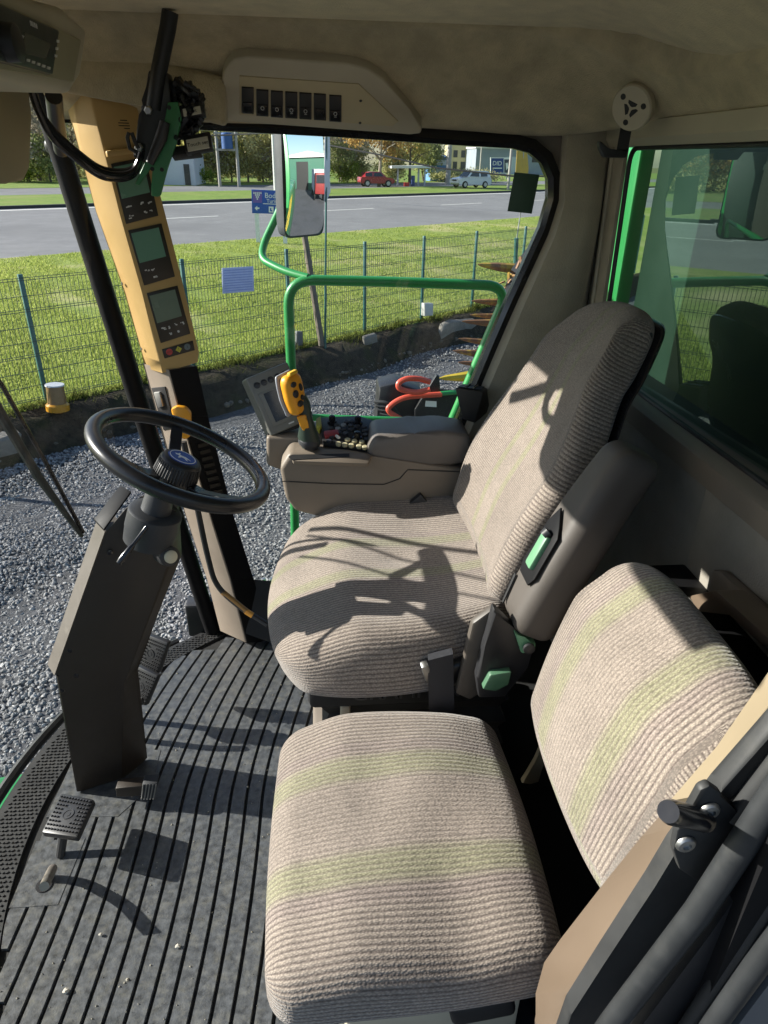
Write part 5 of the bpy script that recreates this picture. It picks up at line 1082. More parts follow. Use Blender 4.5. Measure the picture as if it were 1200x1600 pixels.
for k in range(3):
    mb = MB(); u = 420+k*10.5; patch(mb, [(u, 322.5+k*.3), (u+7.5, 322.8+k*.3), (u+7.5, 332+k*.3), (u, 331.7+k*.3)], pS, .034, .004); ic = mb.build('sign_pictogram', M_white, bd_)
    mb = MB(); patch(mb, [(u+2, 325), (u+4, 325), (u+4, 328), (u+5.5, 328.5), (u+5.5, 330.5), (u+2, 330)], pS, .038, .003); mb.build('pictogram_figure', bd_.data.materials[0], ic)
# ---- trees, bushes
M_bark = mat('bark', (.13, .11, .09), .9, vary=.3, vscale=3); M_barkp = mat('pale_bark', (.32, .28, .22), .9, vary=.2, vscale=3)
LM = {'green': leafmat('leaf_green', (.15, .18, .065), (.42, .45, .18)), 'olive': leafmat('leaf_olive', (.27, .26, .12), (.64, .60, .29)), 'autumn': leafmat('leaf_autumn', (.24, .15, .05), (.58, .38, .12)), 'grey': leafmat('leaf_greybrown', (.26, .23, .18), (.55, .49, .38), .3), 'bright': leafmat('leaf_bright', (.09, .16, .02), (.30, .36, .06)), 'yellow': leafmat('leaf_yellowgreen', (.30, .29, .08), (.62, .56, .20))}
def tree(p, h, r, lk, label, n=2600, ls=.16, trunk_h=.3, bark=None, name='tree', cat='tree', group=None, seed=0, flat_=1.0):
    rng = np.random.default_rng(seed*977+int(abs(p.x*13+p.y*7))); t_ = thing(name, label, cat, p, group); bark = bark or M_bark; p = V(p)
    top = p+V((rng.normal(0, .03)*h, rng.normal(0, .03)*h, h*(trunk_h+.25)))
    mb = MB(); tr0 = .022*h+.03; mb.tube([p-V((0, 0, .1)), p.lerp(top, .4)+V((rng.normal(0, .1), rng.normal(0, .1), 0)), top], [tr0, tr0*.75, tr0*.45], 8)
    for k in range(9):
        a = rng.uniform(0, 6.28); f = rng.uniform(.4, 1); b0 = p.lerp(top, f); e = b0+V((math.cos(a)*r*.75, math.sin(a)*r*.75, h*(1-trunk_h)*rng.uniform(.12, .45)*flat_)); m_ = b0.lerp(e, .5)+V((0, 0, .06*h)); mb.tube([b0, m_, e], [tr0*.4, tr0*.25, tr0*.1], 6)
        for j in range(3): e2 = e+V(rng.normal(0, r*.22, 3)); mb.tube([m_.lerp(e, .5), e2], [tr0*.14, tr0*.04], 5)
    mb.build('trunk', bark, t_)
    nc = 34; cz_ = p.z+h*(trunk_h+(1-trunk_h)/2); hh = h*(1-trunk_h)/2*1.05
    d_ = rng.normal(0, 1, (nc, 3)); d_ /= np.linalg.norm(d_, axis=1)[:, None]; d_ *= rng.uniform(.45, 1.0, (nc, 1)); cc_ = d_*np.array([r, r, hh])*rng.uniform(.75, 1.1, (nc, 1))+np.array([p.x, p.y, cz_])
    idx = rng.integers(0, nc, n); pos = cc_[idx]+rng.normal(0, 1, (n, 3))*np.array([r*.17, r*.17, hh*.15]); shade = np.clip(rng.normal(.5, .22, n)+(rng.random(nc)-.5)[idx]*.6, 0, 1)
    leaf_mesh(pos, ls, rng, shade, LM[lk], t_, 'crown'); return t_
def leaf_mesh(pos, ls, rng, shade, m, par, nm):
    n = len(pos); a = rng.normal(0, 1, (n, 3)); a /= np.linalg.norm(a, axis=1)[:, None]; b = np.cross(a, rng.normal(0, 1, (n, 3))); b /= np.linalg.norm(b, axis=1)[:, None]; s = ls*rng.uniform(.6, 1.3, (n, 1))
    Vv = np.stack([pos+a*s, pos+b*s*.55, pos-a*s, pos-b*s*.55], 1).reshape(-1, 3); return npmesh(nm, Vv, np.arange(4*n).reshape(-1, 4), m, par, attr=np.repeat(shade, 4))
def bush(p, r, h, lk, label, n=1500, ls=.10, group=None, seed=1):
    rng = np.random.default_rng(seed+int(abs(p.x*31))); t_ = thing('bush', label, 'bush', p, group); nc = 16
    c = rng.normal(0, .45, (nc, 3))*np.array([r, r, 0])+np.array([p.x, p.y, p.z])+np.stack([0*rng.random(nc), 0*rng.random(nc), h*rng.uniform(.2, .8, nc)], -1)
    idx = rng.integers(0, nc, n); pos = c[idx]+rng.normal(0, 1, (n, 3))*np.array([r*.25, r*.25, h*.16]); pos[:, 2] = np.maximum(pos[:, 2], p.z)
    mb = MB()
    for k in range(7): e = V(c[k]); mb.tube([V((p.x, p.y, p.z-.05)), V((p.x, p.y, p.z)).lerp(e, .5)+V((0, 0, .1*h)), e], [.03, .02, .01], 5)
    mb.build('stems', M_bark, t_); leaf_mesh(pos, ls, rng, np.clip(rng.normal(.5, .25, n), 0, 1), LM[lk], t_, 'foliage'); return t_
def fp(u, v, z=ZR+.12): return P(u, v, z=z)
def mpp(p): return (V(p)-EYE).dot(CF)/F
wood = 'trees along the far side of the road'
spec = [(62, 283, 9, 'grey', 'bare grey-brown tree behind the palm at the far left'), (330, 284, 10, 'olive', 'olive-brown tree behind the blue transformer'), (405, 283, 11, 'olive', 'dense olive tree left of the wing mirror'), (452, 285, 10, 'olive', 'pale olive tree directly behind the wing mirror'), (535, 284, 10, 'grey', 'grey leafless tree right of the white banner'), (592, 291, 8.5, 'autumn', 'orange autumn tree with a pale forked trunk beside the red car'), (640, 285, 9, 'yellow', 'yellow-leaved tree behind the fuel canopy'), (662, 283, 6.5, 'green', 'dark conical tree right of the yellow tree'), (300, 285, 9, 'yellow', 'yellowish willow over the white wall')]
for i, (u, v, h, lk, lb) in enumerate(spec):
    p = fp(u, v); tree(p, h, h*.42, lk, lb, 4200, .19, .22 if lk != 'autumn' else .36, M_barkp if lk == 'autumn' else None, group=wood, seed=i, name='tree')
rr = random.Random(17); kinds = ['olive', 'green', 'grey', 'yellow', 'olive', 'autumn']; adj = {'olive': 'olive-green', 'green': 'dark green', 'grey': 'grey-brown bare', 'yellow': 'yellow-green', 'autumn': 'rust-coloured'}
for i in range(26):
    s = -135+i*8.2+rr.uniform(-2, 2); q = rr.uniform(92, 118); p = SQ_(s, q, ZR+.2); u, v = proj(p); lk = kinds[(i*5+rr.randint(0, 2)) % 6]
    tree(p, rr.uniform(8, 13), rr.uniform(4, 5.5), lk, adj[lk]+' tree in the belt of trees that closes the view beyond the road', 2600, .26, .15, group='belt of trees beyond the road', seed=50+i)
# undergrowth closing the gaps between the trunks
ug = np.random.default_rng(77); n = 26000; s_ = ug.uniform(-140, 75, n); q_ = 95+ug.normal(0, 3, n); z_ = ZR+.2+np.abs(ug.normal(0, 2.0, n)); pos = np.stack([E1.x*s_+M1.x*q_, E1.y*s_+M1.y*q_, z_], -1)
tag(leaf_mesh(pos, .30, ug, np.clip(.4+.25*np.sin(s_*.35)+ug.normal(0, .2, n), 0, 1), LM['olive'], None, 'undergrowth'), kind='stuff')
for k, (u, h_, lk, lb) in enumerate(((318, 4.5, 'olive', 'low olive thicket tree just right of the white wall'), (340, 5, 'grey', 'grey scrubby tree between the transformer poles'), (362, 4.5, 'yellow', 'yellowish scrub tree under the blue transformer'), (388, 5.5, 'olive', 'olive scrub tree right of the transformer poles'), (412, 5, 'yellow', 'yellow-green scrub tree above the road sign'), (428, 5, 'grey', 'greyish scrub tree beside the white lamp pole'), (530, 5, 'green', 'green scrub tree beside the white banner'), (560, 4.5, 'olive', 'olive scrub tree behind the light green bush'), (612, 4, 'olive', 'scrubby tree behind the red car'), (20, 6, 'grey', 'brownish scrub tree behind the sun visor edge'), (80, 5, 'green', 'dark scrub tree at the far left behind the sign pole'))):
    tree(fp(u, 284.5), h_, h_*.55, lk, lb, 3000, .17, .05, group='scrub along the far verge', seed=200+k)
bush(fp(297, 287), 2.0, 1.7, 'bright', 'bright yellow-green rounded bush in front of the white wall', 2200, .13)
bush(fp(30, 284), 3.0, 1.8, 'bright', 'low bright bush at the far left beside the sign pole', 2200, .13); bush(fp(62, 282), 2.6, 1.6, 'green', 'dark low shrub beneath the bare tree at the far left', 2000, .13)
bush(fp(543, 285), 1.6, 3.0, 'bright', 'upright light green bush left of the orange autumn tree', 2000, .13); bush(fp(752, 284), 3, 1.6, 'olive', 'brownish bush below the billboard', 1800, .13); bush(fp(700, 284), 3, 1.5, 'olive', 'brownish hedge-like bush beside the tall lamp post', 1800, .13)
pa_ = fp(45, 284); pm = thing('palm', 'short palm with arching fronds at the far left', 'palm', pa_); rng = np.random.default_rng(4)
mb = MB(); mb.tube([pa_-V((0, 0, .1)), pa_+V((0, 0, .5))], [.22, .2], 8); mb.build('trunk', M_bark, pm); VV = []; n_ = 0
for k in range(34):
    a = k*2.4; el = rng.uniform(.2, 1.2); d0 = V((math.cos(a)*math.cos(el), math.sin(a)*math.cos(el), math.sin(el))); L_ = rng.uniform(1.4, 2.2); sd = V((-math.sin(a), math.cos(a), 0)); pp = pa_+V((0, 0, .5))
    for j in range(6):
        p0 = pp+d0*L_*j/6-V((0, 0, .9*(j/6)**2)); p1 = pp+d0*L_*(j+1)/6-V((0, 0, .9*((j+1)/6)**2)); w_ = .16*(1-j/6)+.02; VV += [tuple(p0+sd*w_), tuple(p0-sd*w_), tuple(p1-sd*w_*.8), tuple(p1+sd*w_*.8)]; n_ += 1
npmesh('fronds', VV, np.arange(4*n_).reshape(-1, 4), LM['bright'], pm, attr=np.repeat(rng.random(n_), 4))
# ---- buildings
def building(name, label, u0, u1, vb, vt, dep, m, roofm, z=ZR+.12, parts=(), cat='building'):
    a, b = fp(u0, vb, z), fp(u1, vb, z); b = EYE+(b-EYE)*((a-EYE).dot(CF)/(b-EYE).dot(CF)); b.z = a.z; H_ = (vb-vt)*mpp(a)*math.cos(PITCH); t_ = thing(name, label, cat, (a+b)/2); bk_ = V((0, dep, 0)); up_ = V((0, 0, H_))
    mb = MB(); mb.hexa([a-V((0, 0, .4)), b-V((0, 0, .4)), b+bk_-V((0, 0, .4)), a+bk_-V((0, 0, .4)), a+up_, b+up_, b+bk_+up_, a+bk_+up_]); mb.build('walls', m, t_)
    o = V((-.25, -.25, 0)); e = V((.25, -.25, 0)); mb = MB(); mb.hexa([a+up_+o, b+up_+e, b+bk_+up_+V((.25, .25, 0)), a+bk_+up_+V((-.25, .25, 0)), a+up_*1.0+o+V((0, 0, .25)), b+up_+e+V((0, 0, .25)), b+bk_+up_+V((.25, .25, .5)), a+bk_+up_+V((-.25, .25, .5))]); mb.build('roof', roofm, t_)
    for nm, f0, f1, g0, g1, mm in parts:
        q = [a.lerp(b, f)+up_*g for f, g in ((f0, g0), (f1, g0), (f1, g1), (f0, g1))]; mb = MB(); mb.prism([p-V((0, .003, 0)) for p in q], (0, -.06, 0)); mb.build(nm, mm, t_)
    return t_
M_ww = mat('wall_white', (.55, .57, .62), .8, vary=.06, vscale=.5); M_wy = mat('wall_yellow', (.50, .42, .24), .8, vary=.1, vscale=.4); M_wg = mat('wall_bluegrey', (.24, .27, .32), .7, vary=.1, vscale=.4); M_wb = mat('wall_blue', (.10, .24, .48), .7, vary=.08, vscale=.5); M_rf = mat('roof_grey', (.2, .2, .2), .8); M_win = mat('window_dark', (.03, .035, .045), .15)
M_roll = mat('shutter_pale', (.45, .5, .55), .6)
building('white_house', 'white-walled low house with dark doorway behind the roadside bush', 232, 306, 288, 235, 7, M_ww, M_rf, parts=(('door', .78, .9, 0, .62, M_win), ('window', .2, .35, .35, .7, M_win)))
building('blue_kiosk', 'small bright blue shop behind the tall lamp post', 672, 700, 283, 248, 5, M_wb, mat('kiosk_roof', (.09, .16, .42), .5), parts=(('shutter', .1, .9, .08, .6, M_roll), ('sign_band', 0, 1, .72, .95, mat('band_white', (.6, .62, .66), .6))))
building('yellow_building', 'pale yellow two-storey building on the hillside behind the white car', 702, 742, 270, 226, 9, M_wy, M_rf, parts=(('window', .12, .28, .55, .8, M_win), ('window', .42, .58, .55, .8, M_win), ('window', .12, .28, .12, .4, M_win), ('door', .42, .6, 0, .4, M_win)))
building('warehouse', 'long blue-grey warehouse behind the billboard on the right', 742, 900, 272, 232, 14, M_wg, mat('warehouse_roof', (.5, .5, .5), .6), parts=(('door', .3, .45, 0, .7, M_roll), ('window', .55, .75, .5, .75, M_win)))
# billboard
bp_ = fp(786, 280); bb = thing('billboard', 'navy advertising billboard with white lettering beside the warehouse', 'billboard', bp_); pb2 = (bp_, V((0, -1, 0)))
mb = MB(); patch(mb, [(766, 246), (797, 246), (797, 271), (766, 271)], pb2, .2, .2); bo = mb.build('board', M_white, bb); mm_ = mpp(bp_)
mb = MB(); patch(mb, [(767, 247.2), (786.5, 247.2), (786.5, 270), (767, 270)], pb2, .21, .01); mb.build('navy_panel', flat('billboard_navy', (.02, .05, .22), .5), bo)
mb = MB(); patch(mb, [(787.5, 249), (796, 249), (796, 270), (787.5, 270)], pb2, .21, .01); mb.build('dark_panel', flat('billboard_dark', (.05, .06, .09), .5), bo)
text('billboard_lettering', 'DID', PL(776.5, 255.5, *pb2)+V((0, -.215, 0)), (1, 0, 0), (0, 0, 1), 8.5*mm_, M_white, bo, .005)
mb = MB(); patch(mb, [(770, 262), (784, 262), (784, 263.5), (770, 263.5)], pb2, .215, .006); patch(mb, [(789.5, 255), (793, 254), (794, 262), (790.5, 266)], pb2, .215, .006); mb.build('billboard_print', M_white, bo)
for u in (771, 792):
    a = PL(u, 271, *pb2); mb = MB(); mb.box((a.x, a.y, (a.z+bp_.z-.2)/2), (.2, .2, a.z-bp_.z+.2)); mb.build('billboard_leg', M_steel, bb)
# fuel pump shelter
fs_ = fp(650, 291); fst = thing('fuel_shelter', 'flat white canopy over a red and blue fuel pump beside the road', 'fuel station', fs_); m_ = mpp(fs_); pf = (fs_, V((0, -1, 0)))
mb = MB(); c0, c1 = PL(612, 263, *pf), PL(674, 262.5, *pf); mb.hexa([c0, c1, c1+V((0, 4, 0)), c0+V((0, 4, 0)), c0+V((0, 0, .25)), c1+V((0, 0, .25)), c1+V((0, 4, .25)), c0+V((0, 4, .25))]); mb.build('canopy', M_white, fst)
for u in (624, 657, 667):
    a = PL(u, 263, *pf); mb = MB(); mb.box((a.x, a.y+1.5, (a.z+fs_.z)/2), (.2, .2, a.z-fs_.z)); mb.build('canopy_post', M_ww, fst)
for u, w_, h_, mm, nm in ((645, 5, 17, 'pump_blue', 'fuel_pump'), (635, 8, 6, 'pump_red', 'pump_base')):
    a = PL(u, 291, *pf); mb = MB(); mb.box((a.x, a.y, a.z+h_*m_*.44), (w_*m_, .6, h_*m_*.88), bev=.04); mb.build(nm, flat(mm, (.03, .06, .2) if 'blue' in mm else (.45, .03, .03), .5), fst)
# utility poles, lamp posts, overhead cables
M_cp = mat('concrete_pole', (.36, .34, .31), .8, vary=.15, vscale=2); M_wp = mat('pole_wood', (.14, .12, .10), .9, vary=.2)
def pole(name, label, u, v, du, hpx, r, m, cat):
    p = fp(u, v); h_ = hpx*mpp(p)*math.cos(PITCH); t_ = thing(name, label, cat, p); mb = MB(); mb.tube([p-V((0, 0, .2)), p+V((0, 0, h_))], [r, r*.65], 10); mb.build('shaft', m, t_); return t_, p, h_
t_, p, h_ = pole('lamp_post', 'tall grey concrete lamp post between the fuel canopy and the white car', 699.5, 288, 0, 190, .34, M_cp, 'lamp post')
mb = MB(); mb.tube([p+V((0, 0, h_)), p+V((-1.2, -.6, h_+.5))], .06, 8); mb.box(p+V((-1.4, -.7, h_+.5)), (.7, .25, .12)); mb.build('lamp_head', M_steel, t_)
t_, p, h_ = pole('lamp_post', 'slim pale pole just right of the white car', 793.5, 297, 0, 170, .16, M_cp, 'lamp post'); mb = MB(); mb.box(p+V((-.3, -.2, h_)), (.6, .2, .1)); mb.build('lamp_head', M_steel, t_)
t_, p, h_ = pole('lamp_post', 'thin light pole seen against the warehouse wall', 749, 279, 0, 150, .14, M_cp, 'lamp post'); mb = MB(); mb.box(p+V((-.3, -.2, h_)), (.6, .2, .1)); mb.build('lamp_head', M_steel, t_)
t_, p, h_ = pole('lamp_post', 'white round lamp pole rising beside the left edge of the wing mirror', 431, 300, 0, 210, .17, mat('pole_white', (.6, .6, .6), .6), 'lamp post'); mb = MB(); mb.box(p+V((-.3, -.2, h_)), (.6, .2, .1)); mb.build('lamp_head', M_steel, t_)
t_, p, h_ = pole('sign_pole', 'thin grey pole of a traffic sign by the palm at far left', 94, 292, 0, 46, .07, M_cp, 'traffic sign'); mb = MB(); mb.box(p+V((0, -.1, h_)), (.7, .04, .7)); mb.build('sign_plate', mat('sign_back', (.30, .36, .42), .5), t_)
ut = thing('transformer_pole', 'pair of concrete utility poles carrying a blue transformer drum over the trees', 'utility pole', fp(352, 291)); a_, b_ = fp(344, 291), fp(374, 291); b_ = EYE+(b_-EYE)*((a_-EYE).dot(CF)/(b_-EYE).dot(CF)); b_.z = a_.z; m_ = mpp(a_)*math.cos(PITCH)
for p, r in ((a_, .16), (b_, .16)):
    mb = MB(); mb.tube([p-V((0, 0, .2)), p+V((0, 0, 170*m_))], [r, r*.7], 10); mb.build('pole', M_cp, ut)
mb = MB(); mid = (a_+b_)/2+V((0, 0, 0)); mb.box(a_.lerp(b_, .5)+V((0, 0, 57*m_)), ((b_-a_).length*1.1, .3, .2)); mb.box(a_.lerp(b_, .5)+V((0, 0, 82*m_)), ((b_-a_).length*1.2, .2, .15)); mb.build('crossbeam', M_cp, ut)
mb = MB(); c = a_.lerp(b_, .55)+V((0, -.2, 58*m_)); mb.lathe([(.1, 0), (.55, .02), (.55, 1.3), (.45, 1.42), (.15, 1.46)], c, (0, 0, 1), 20); mb.build('transformer', mat('transformer_blue', (.03, .09, .26), .45), ut)
mb = MB(); mb.tube([P(200, 215, y=60), P(330, 212, y=58), P(420, 208, y=56), P(520, 228, y=52), P(600, 243, y=50), P(680, 262, y=48), P(800, 275, y=46), P(900, 276, y=44)], .05, 6); tag(mb.build('overhead_cable', M_blkdark), 'black overhead cable sagging across the whole view of the road', 'cable')
# ---- cars
M_tyre = mat('tyre', (.02, .02, .02), .8)
def car(name, label, p, head, L, Wd, Ht, colr, suv=True):
    t_ = thing(name, label, 'car', p); c, s = math.cos(head), math.sin(head); fx = V((c, s, 0)); fy = V((-s, c, 0)); p = V(p); T = lambda x, y, z: p+fx*x*L+fy*y*Wd+V((0, 0, z*Ht))
    side = [(-.5, .28), (-.49, .5), (-.47, .62), (-.30, .64), (-.2, .66), (.0, .66), (.22, .64), (.42, .58), (.49, .50), (.5, .30), (.46, .20), (-.46, .20)]
    M_ = mat('car_paint_'+name, colr, .25, vary=.02, coat=.6); mb = MB(); mb.loft([[T(x, y, z) for x, z in side] for y in (-.47, -.5, .5, .47)]); bdy = mb.build('body', M_, t_, ang=30)
    cab_ = [(-.47, .62), (-.42, .94), (-.34, 1.0), (.02, 1.0), (.10, .97), (.24, .64)] if suv else [(-.36, .62), (-.24, .95), (-.15, 1.0), (.02, 1.0), (.10, .96), (.26, .63)]
    mb = MB(); mb.loft([[T(x, y*(1-.12*(z-.6)/.4), z) for x, z in cab_] for y in (-.46, .46)]); mb.build('cabin', M_, t_, ang=25)
    for y in (-.47, .47):
        for x0, x1 in ((-.38, -.16), (-.13, .14)):
            q = [(x0+.02, .68), (x1+(.03 if x1 > 0 else 0), .68), (x1-(.05 if x1 > 0 else 0), .92), (x0+.03, .92)]; mb = MB(); mb.prism([T(x, y*(1-.12*(z-.6)/.4), z) for x, z in q], fy*(.02 if y > 0 else -.02)); mb.build('side_window', M_win, t_)
    mb = MB(); mb.prism([T(.235, -.38, .67), T(.235, .38, .67), T(.115, .34, .94), T(.115, -.34, .94)], fx*.05+V((0, 0, .03))); mb.build('windscreen', M_win, t_)
    for x in (-.3, .31):
        for y in (-.46, .46):
            o = T(x, y, .21); mb = MB(); mb.lathe([(.33, -.11), (.36, -.06), (.36, .06), (.33, .11)], o, fy, 18); ty = mb.build('wheel', M_tyre, t_); mb = MB(); mb.lathe([(.22, -.115), (.22, .115)], o, fy, 14); mb.build('rim', M_steel, ty)
    for y in (-.36, .36):
        mb = MB(); mb.box(T(.488, y, .50), (.10, .30, .12), Matrix.Rotation(head, 3, 'Z'), .02); mb.build('headlight', mat('headlight', (.6, .62, .66), .15), t_)
    mb = MB(); mb.box(T(.497, 0, .45), (.05, .8, .16), Matrix.Rotation(head, 3, 'Z'), .01); mb.build('grille', M_blk, t_); return t_
p = fp(735, 293.5); car('white_car', 'white SUV driving on the far road', p, math.radians(205), 4.6, 1.85, 1.75, (.72, .74, .76))
p = fp(587, 291); car('red_car', 'red hatchback parked under the orange autumn tree', p, math.radians(12), 4.0, 1.7, 1.5, (.35, .02, .03), False)
# ---- machinery and shed behind, seen in the wing mirror
sh = thing('green_shed', 'green corrugated shed with a dark open door reflected in the wing mirror', 'shed', (34, 6, ZG)); M_sh = mat('shed_green', (.03, .14, .09), .5, vary=.06, vscale=1)
mb = MB(); mb.box((38, 5, ZG+2.4), (14, 16, 4.8)); mb.build('walls', M_sh, sh)
mb = MB()
for k in range(60): mb.box((30.97, -2.9+k*.27, ZG+2.4), (.05, .10, 4.75))
mb.build('wall_ribs', M_sh, sh)
mb = MB(); mb.prism([V((30.6, -3.4, ZG+4.82)), V((30.6, 13.4, ZG+4.82)), V((30.6, 5, ZG+5.7))], (15, 0, 0)); mb.build('roof', M_white, sh)
mb = MB(); mb.box((30.92, 3.2, ZG+2.1), (.08, 3.4, 4.2)); mb.build('doorway', M_blkdark, sh)
rt_ = thing('red_truck', 'red lorry with a white box parked in the yard, seen in the wing mirror', 'truck', (22, 6.4, ZG))
mb = MB(); mb.box((21.2, 6.6, ZG+1.75), (1.6, 2.1, 2.1), bev=.12); mb.build('truck_cab', flat('truck_red', (.24, .025, .025), .5), rt_)
mb = MB(); mb.box((24.5, 6.6, ZG+1.95), (4.6, 2.2, 2.4), bev=.03); mb.build('truck_box', M_ww, rt_)
mb = MB(); mb.box((20.38, 6.6, ZG+2.2), (.06, 1.8, .8)); mb.build('windscreen', M_win, rt_)
for x in (21.2, 25.6):
    for y in (5.6, 7.6): mb = MB(); mb.lathe([(.45, -.14), (.5, -.1), (.5, .1), (.45, .14)], (x, y, ZG+.5), (0, 1, 0), 18); mb.build('wheel', M_tyre, rt_)
# ---- combine platform: rail, mirror, deck
rl_ = thing('platform_handrail', 'bright green tubular handrail of the side platform with rounded corners', 'handrail', P(440, 905, y=2.3)); yr = 2.3
pts = [P(*p, y=yr) for p in ((463, 860), (456, 620), (452, 455), (470, 439), (760, 447), (790, 470), (772, 520), (712, 652))]
path = arc([P(440, 960, y=yr)+V((0, 0, -.05)), P(457, 640, y=yr), P(451, 444, y=yr), P(600, 436, y=yr), P(795, 452, y=yr), P(700, 664, y=yr), P(478, 654, y=yr)], .075, 8)
path = arc([P(462, 905, y=yr), P(458, 640, y=yr), P(449, 437, y=yr), P(600, 440, y=yr), P(797, 447, y=yr), P(703, 664, y=yr)], .085, 8)
mb = MB(); mb.tube(path+[P(690, 700, y=yr)], .0165, 14); tr1 = mb.build('rail_tube', M_green, rl_)
mb = MB(); mb.tube([P(458, 652, y=yr), P(480, 652, y=yr), P(600, 656, y=yr), P(706, 659, y=yr)], .0125, 12); mb.build('lower_rail', M_green, rl_)
mb = MB(); mb.tube(arc([P(706, 659, y=yr), P(722, 612, y=yr+.02), P(900, 608, y=yr+.3)], .03), .012, 12); mb.build('rail_brace', M_green, rl_)
sm_ = thing('wing_mirror', 'tall rectangular wing mirror with grey back on a green tubular arm outside the window', 'mirror', P(470, 280, y=2.5))
mb = MB(); mb.tube(arc([P(482, 434, y=2.3), P(445, 424, y=2.36), P(408, 405, y=2.44), P(412, 380, y=2.5), P(436, 330, y=2.55), P(446, 300, y=2.56), P(447, 180, y=2.56)], .05, 6), .0125, 12); mb.build('mirror_arm', M_green, sm_)
mc_ = P(473, 279, y=2.5); mn = V((.733, -.68, -.02)).normalized()
mxh = V((0, 0, 1)).cross(mn).normalized(); mxv = mn.cross(mxh)
HW, HH = .096, .178
def mpt(a, b, c): return mc_+mxh*a+mxv*b+mn*c
outl = [(HW*sx, HH*sy) for sx, sy in ((-1, -1), (1, -1), (1, 1), (-1, 1))]
rc = arc([mpt(0, -HH, 0)]+[mpt(a, b, 0) for a, b in outl[1:3]+outl[3:]+outl[:1]]+[mpt(-.0001, -HH, 0)], .035, 6)
loc_ = [((p-mc_).dot(mxh), (p-mc_).dot(mxv)) for p in rc[:-1]]
mb = MB(); mb.loft([[mpt(a*.80, b*.86, -.05) for a, b in loc_], [mpt(a*.97, b*.98, -.03) for a, b in loc_], [mpt(a, b, -.004) for a, b in loc_], [mpt(a, b, .004) for a, b in loc_], [mpt(a*.95, b*.97, .005) for a, b in loc_], [mpt(a*.93, b*.96, .001) for a, b in loc_]]); hs_ = mb.build('mirror_housing', mat('mirror_housing_grey', (.06, .065, .075), .45, vary=.08), sm_, ang=40)
mm_ = bpy.data.materials.new('mirror_glass'); g = NT(mm_); o_ = g.new('ShaderNodeOutputMaterial'); gl = g.new('ShaderNodeBsdfGlossy', i_Roughness=0.0, i_Color=(.82, .84, .85, 1)); g.link(gl.outputs[0], o_.inputs[0])
mb = MB(); RAD = 1.15
for i in range(16):
    for j in range(24):
        f = lambda i, j: (lambda a, b: mpt(a, b, -(a*a+b*b)/(2*RAD)+.0175))(HW*.94*(i/8-1), HH*.965*(j/12-1))
        mb.b.faces.new([mb.b.verts.new(f(*k)) for k in ((i, j), (i+1, j), (i+1, j+1), (i, j+1))])
bmesh.ops.remove_doubles(mb.b, verts=mb.b.verts[:], dist=1e-5); mb.build('mirror_glass', mm_, sm_, ang=180)
stk = thing('window_sticker', 'dark green rectangular sheet stuck on the upper rear corner of the side window', 'sticker', P(818, 302, y=YW))
mb = MB(); mb.prism([P(*p, y=YW+.009) for p in ((804, 269), (843, 273), (831, 334), (793, 330))], (0, .002, 0), .0005); mb.build('sheet', mat('sticker_green', (.045, .09, .06), .5, vary=.03), stk)
dk = thing('side_platform', 'green steel platform deck with bolts outside the cab below the handrail', 'platform', (.0, 2.35, -.07))
mb = MB(); mb.hexa([V((-.28, 2.10, -.09)), V((1.2, 2.10, -.09)), V((1.2, 2.62, -.09)), V((-.10, 2.62, -.09)), V((-.28, 2.10, -.06)), V((1.2, 2.10, -.06)), V((1.2, 2.62, -.06)), V((-.10, 2.62, -.06))], .004); dd = mb.build('deck', M_green, dk)
for u, v in ((412, 906), (424, 906), (437, 905)): mb = MB(); mb.lathe([(.010, 0), (.009, .006), (.006, .007)], P(u, v, z=-.06), (0, 0, 1), 12); mb.build('bolt', M_steel, dd)
fh = thing('header_feeder', 'green sheet-metal top of the harvester front below the windscreen at the left edge', 'machine front', (-1.3, 1.2, -1))
mb = MB(); mb.hexa([V((-1.9, .5, -.85)), V((-.96, .5, -.72)), V((-.96, 1.80, -.72)), V((-1.9, 1.80, -.85)), V((-1.9, .5, -.55)), V((-.96, .5, -.42)), V((-.96, 1.74, -.42)), V((-1.9, 1.74, -.55))], .03); fb_ = mb.build('feeder_top', M_green, fh)
for k in range(4): mb = MB(); mb.tube([V((-1.2-.16*k, .5, -.40-.022*k)), V((-1.2-.16*k, 1.70, -.40-.022*k))], .02, 8); mb.build('stiffener', M_dkgreen, fb_)
# ---- corn header parked on the right: worn snouts on a dark beam
chd = thing('corn_header', 'parked corn header with rusty and yellow pointed snouts at the right of the window', 'corn header', P(790, 560, y=8)); M_rust = mat('rusty_snout', (.24, .12, .06), .7, vary=.25, vscale=8, dirt=(.45, .30, .05), dirt_scale=4, dirt_lo=.5, dirt_hi=.6); M_sy = mat('yellow_snout', (.55, .40, .04), .5, vary=.1, dirt=(.16, .10, .05), dirt_scale=6, dirt_lo=.6, dirt_hi=.7)
SN = [(746, 413, 805, 420, 9.6, 7, 0), (737, 470, 800, 474, 9.2, 6, 0), (722, 502, 790, 506, 8.8, 6, 0), (717, 529, 790, 540, 8.2, 6, 0), (708, 548, 775, 556, 7.8, 6.5, 0), (716, 566, 780, 572, 7.4, 6, 0), (735, 492, 800, 496, 9.0, 5, 0), (686, 591, 770, 586, 6.4, 9.5, 1), (696, 622, 770, 620, 6.2, 6, 1)]
for u0, v0, u1, v1, yy, r_, k in SN:
    a, b = P(u0, v0, y=yy), P(u1, v1, y=yy+.15); m_ = mpp(a); b2 = a+(b-a)*1.6; mb = MB(); mb.tube([a, a.lerp(b, .12), a.lerp(b, .5), b, b2], [.004, r_*m_*.45, r_*m_*.9, r_*m_*1.15, r_*m_*1.3], 8); mb.build('snout', M_sy if k else M_rust, chd)
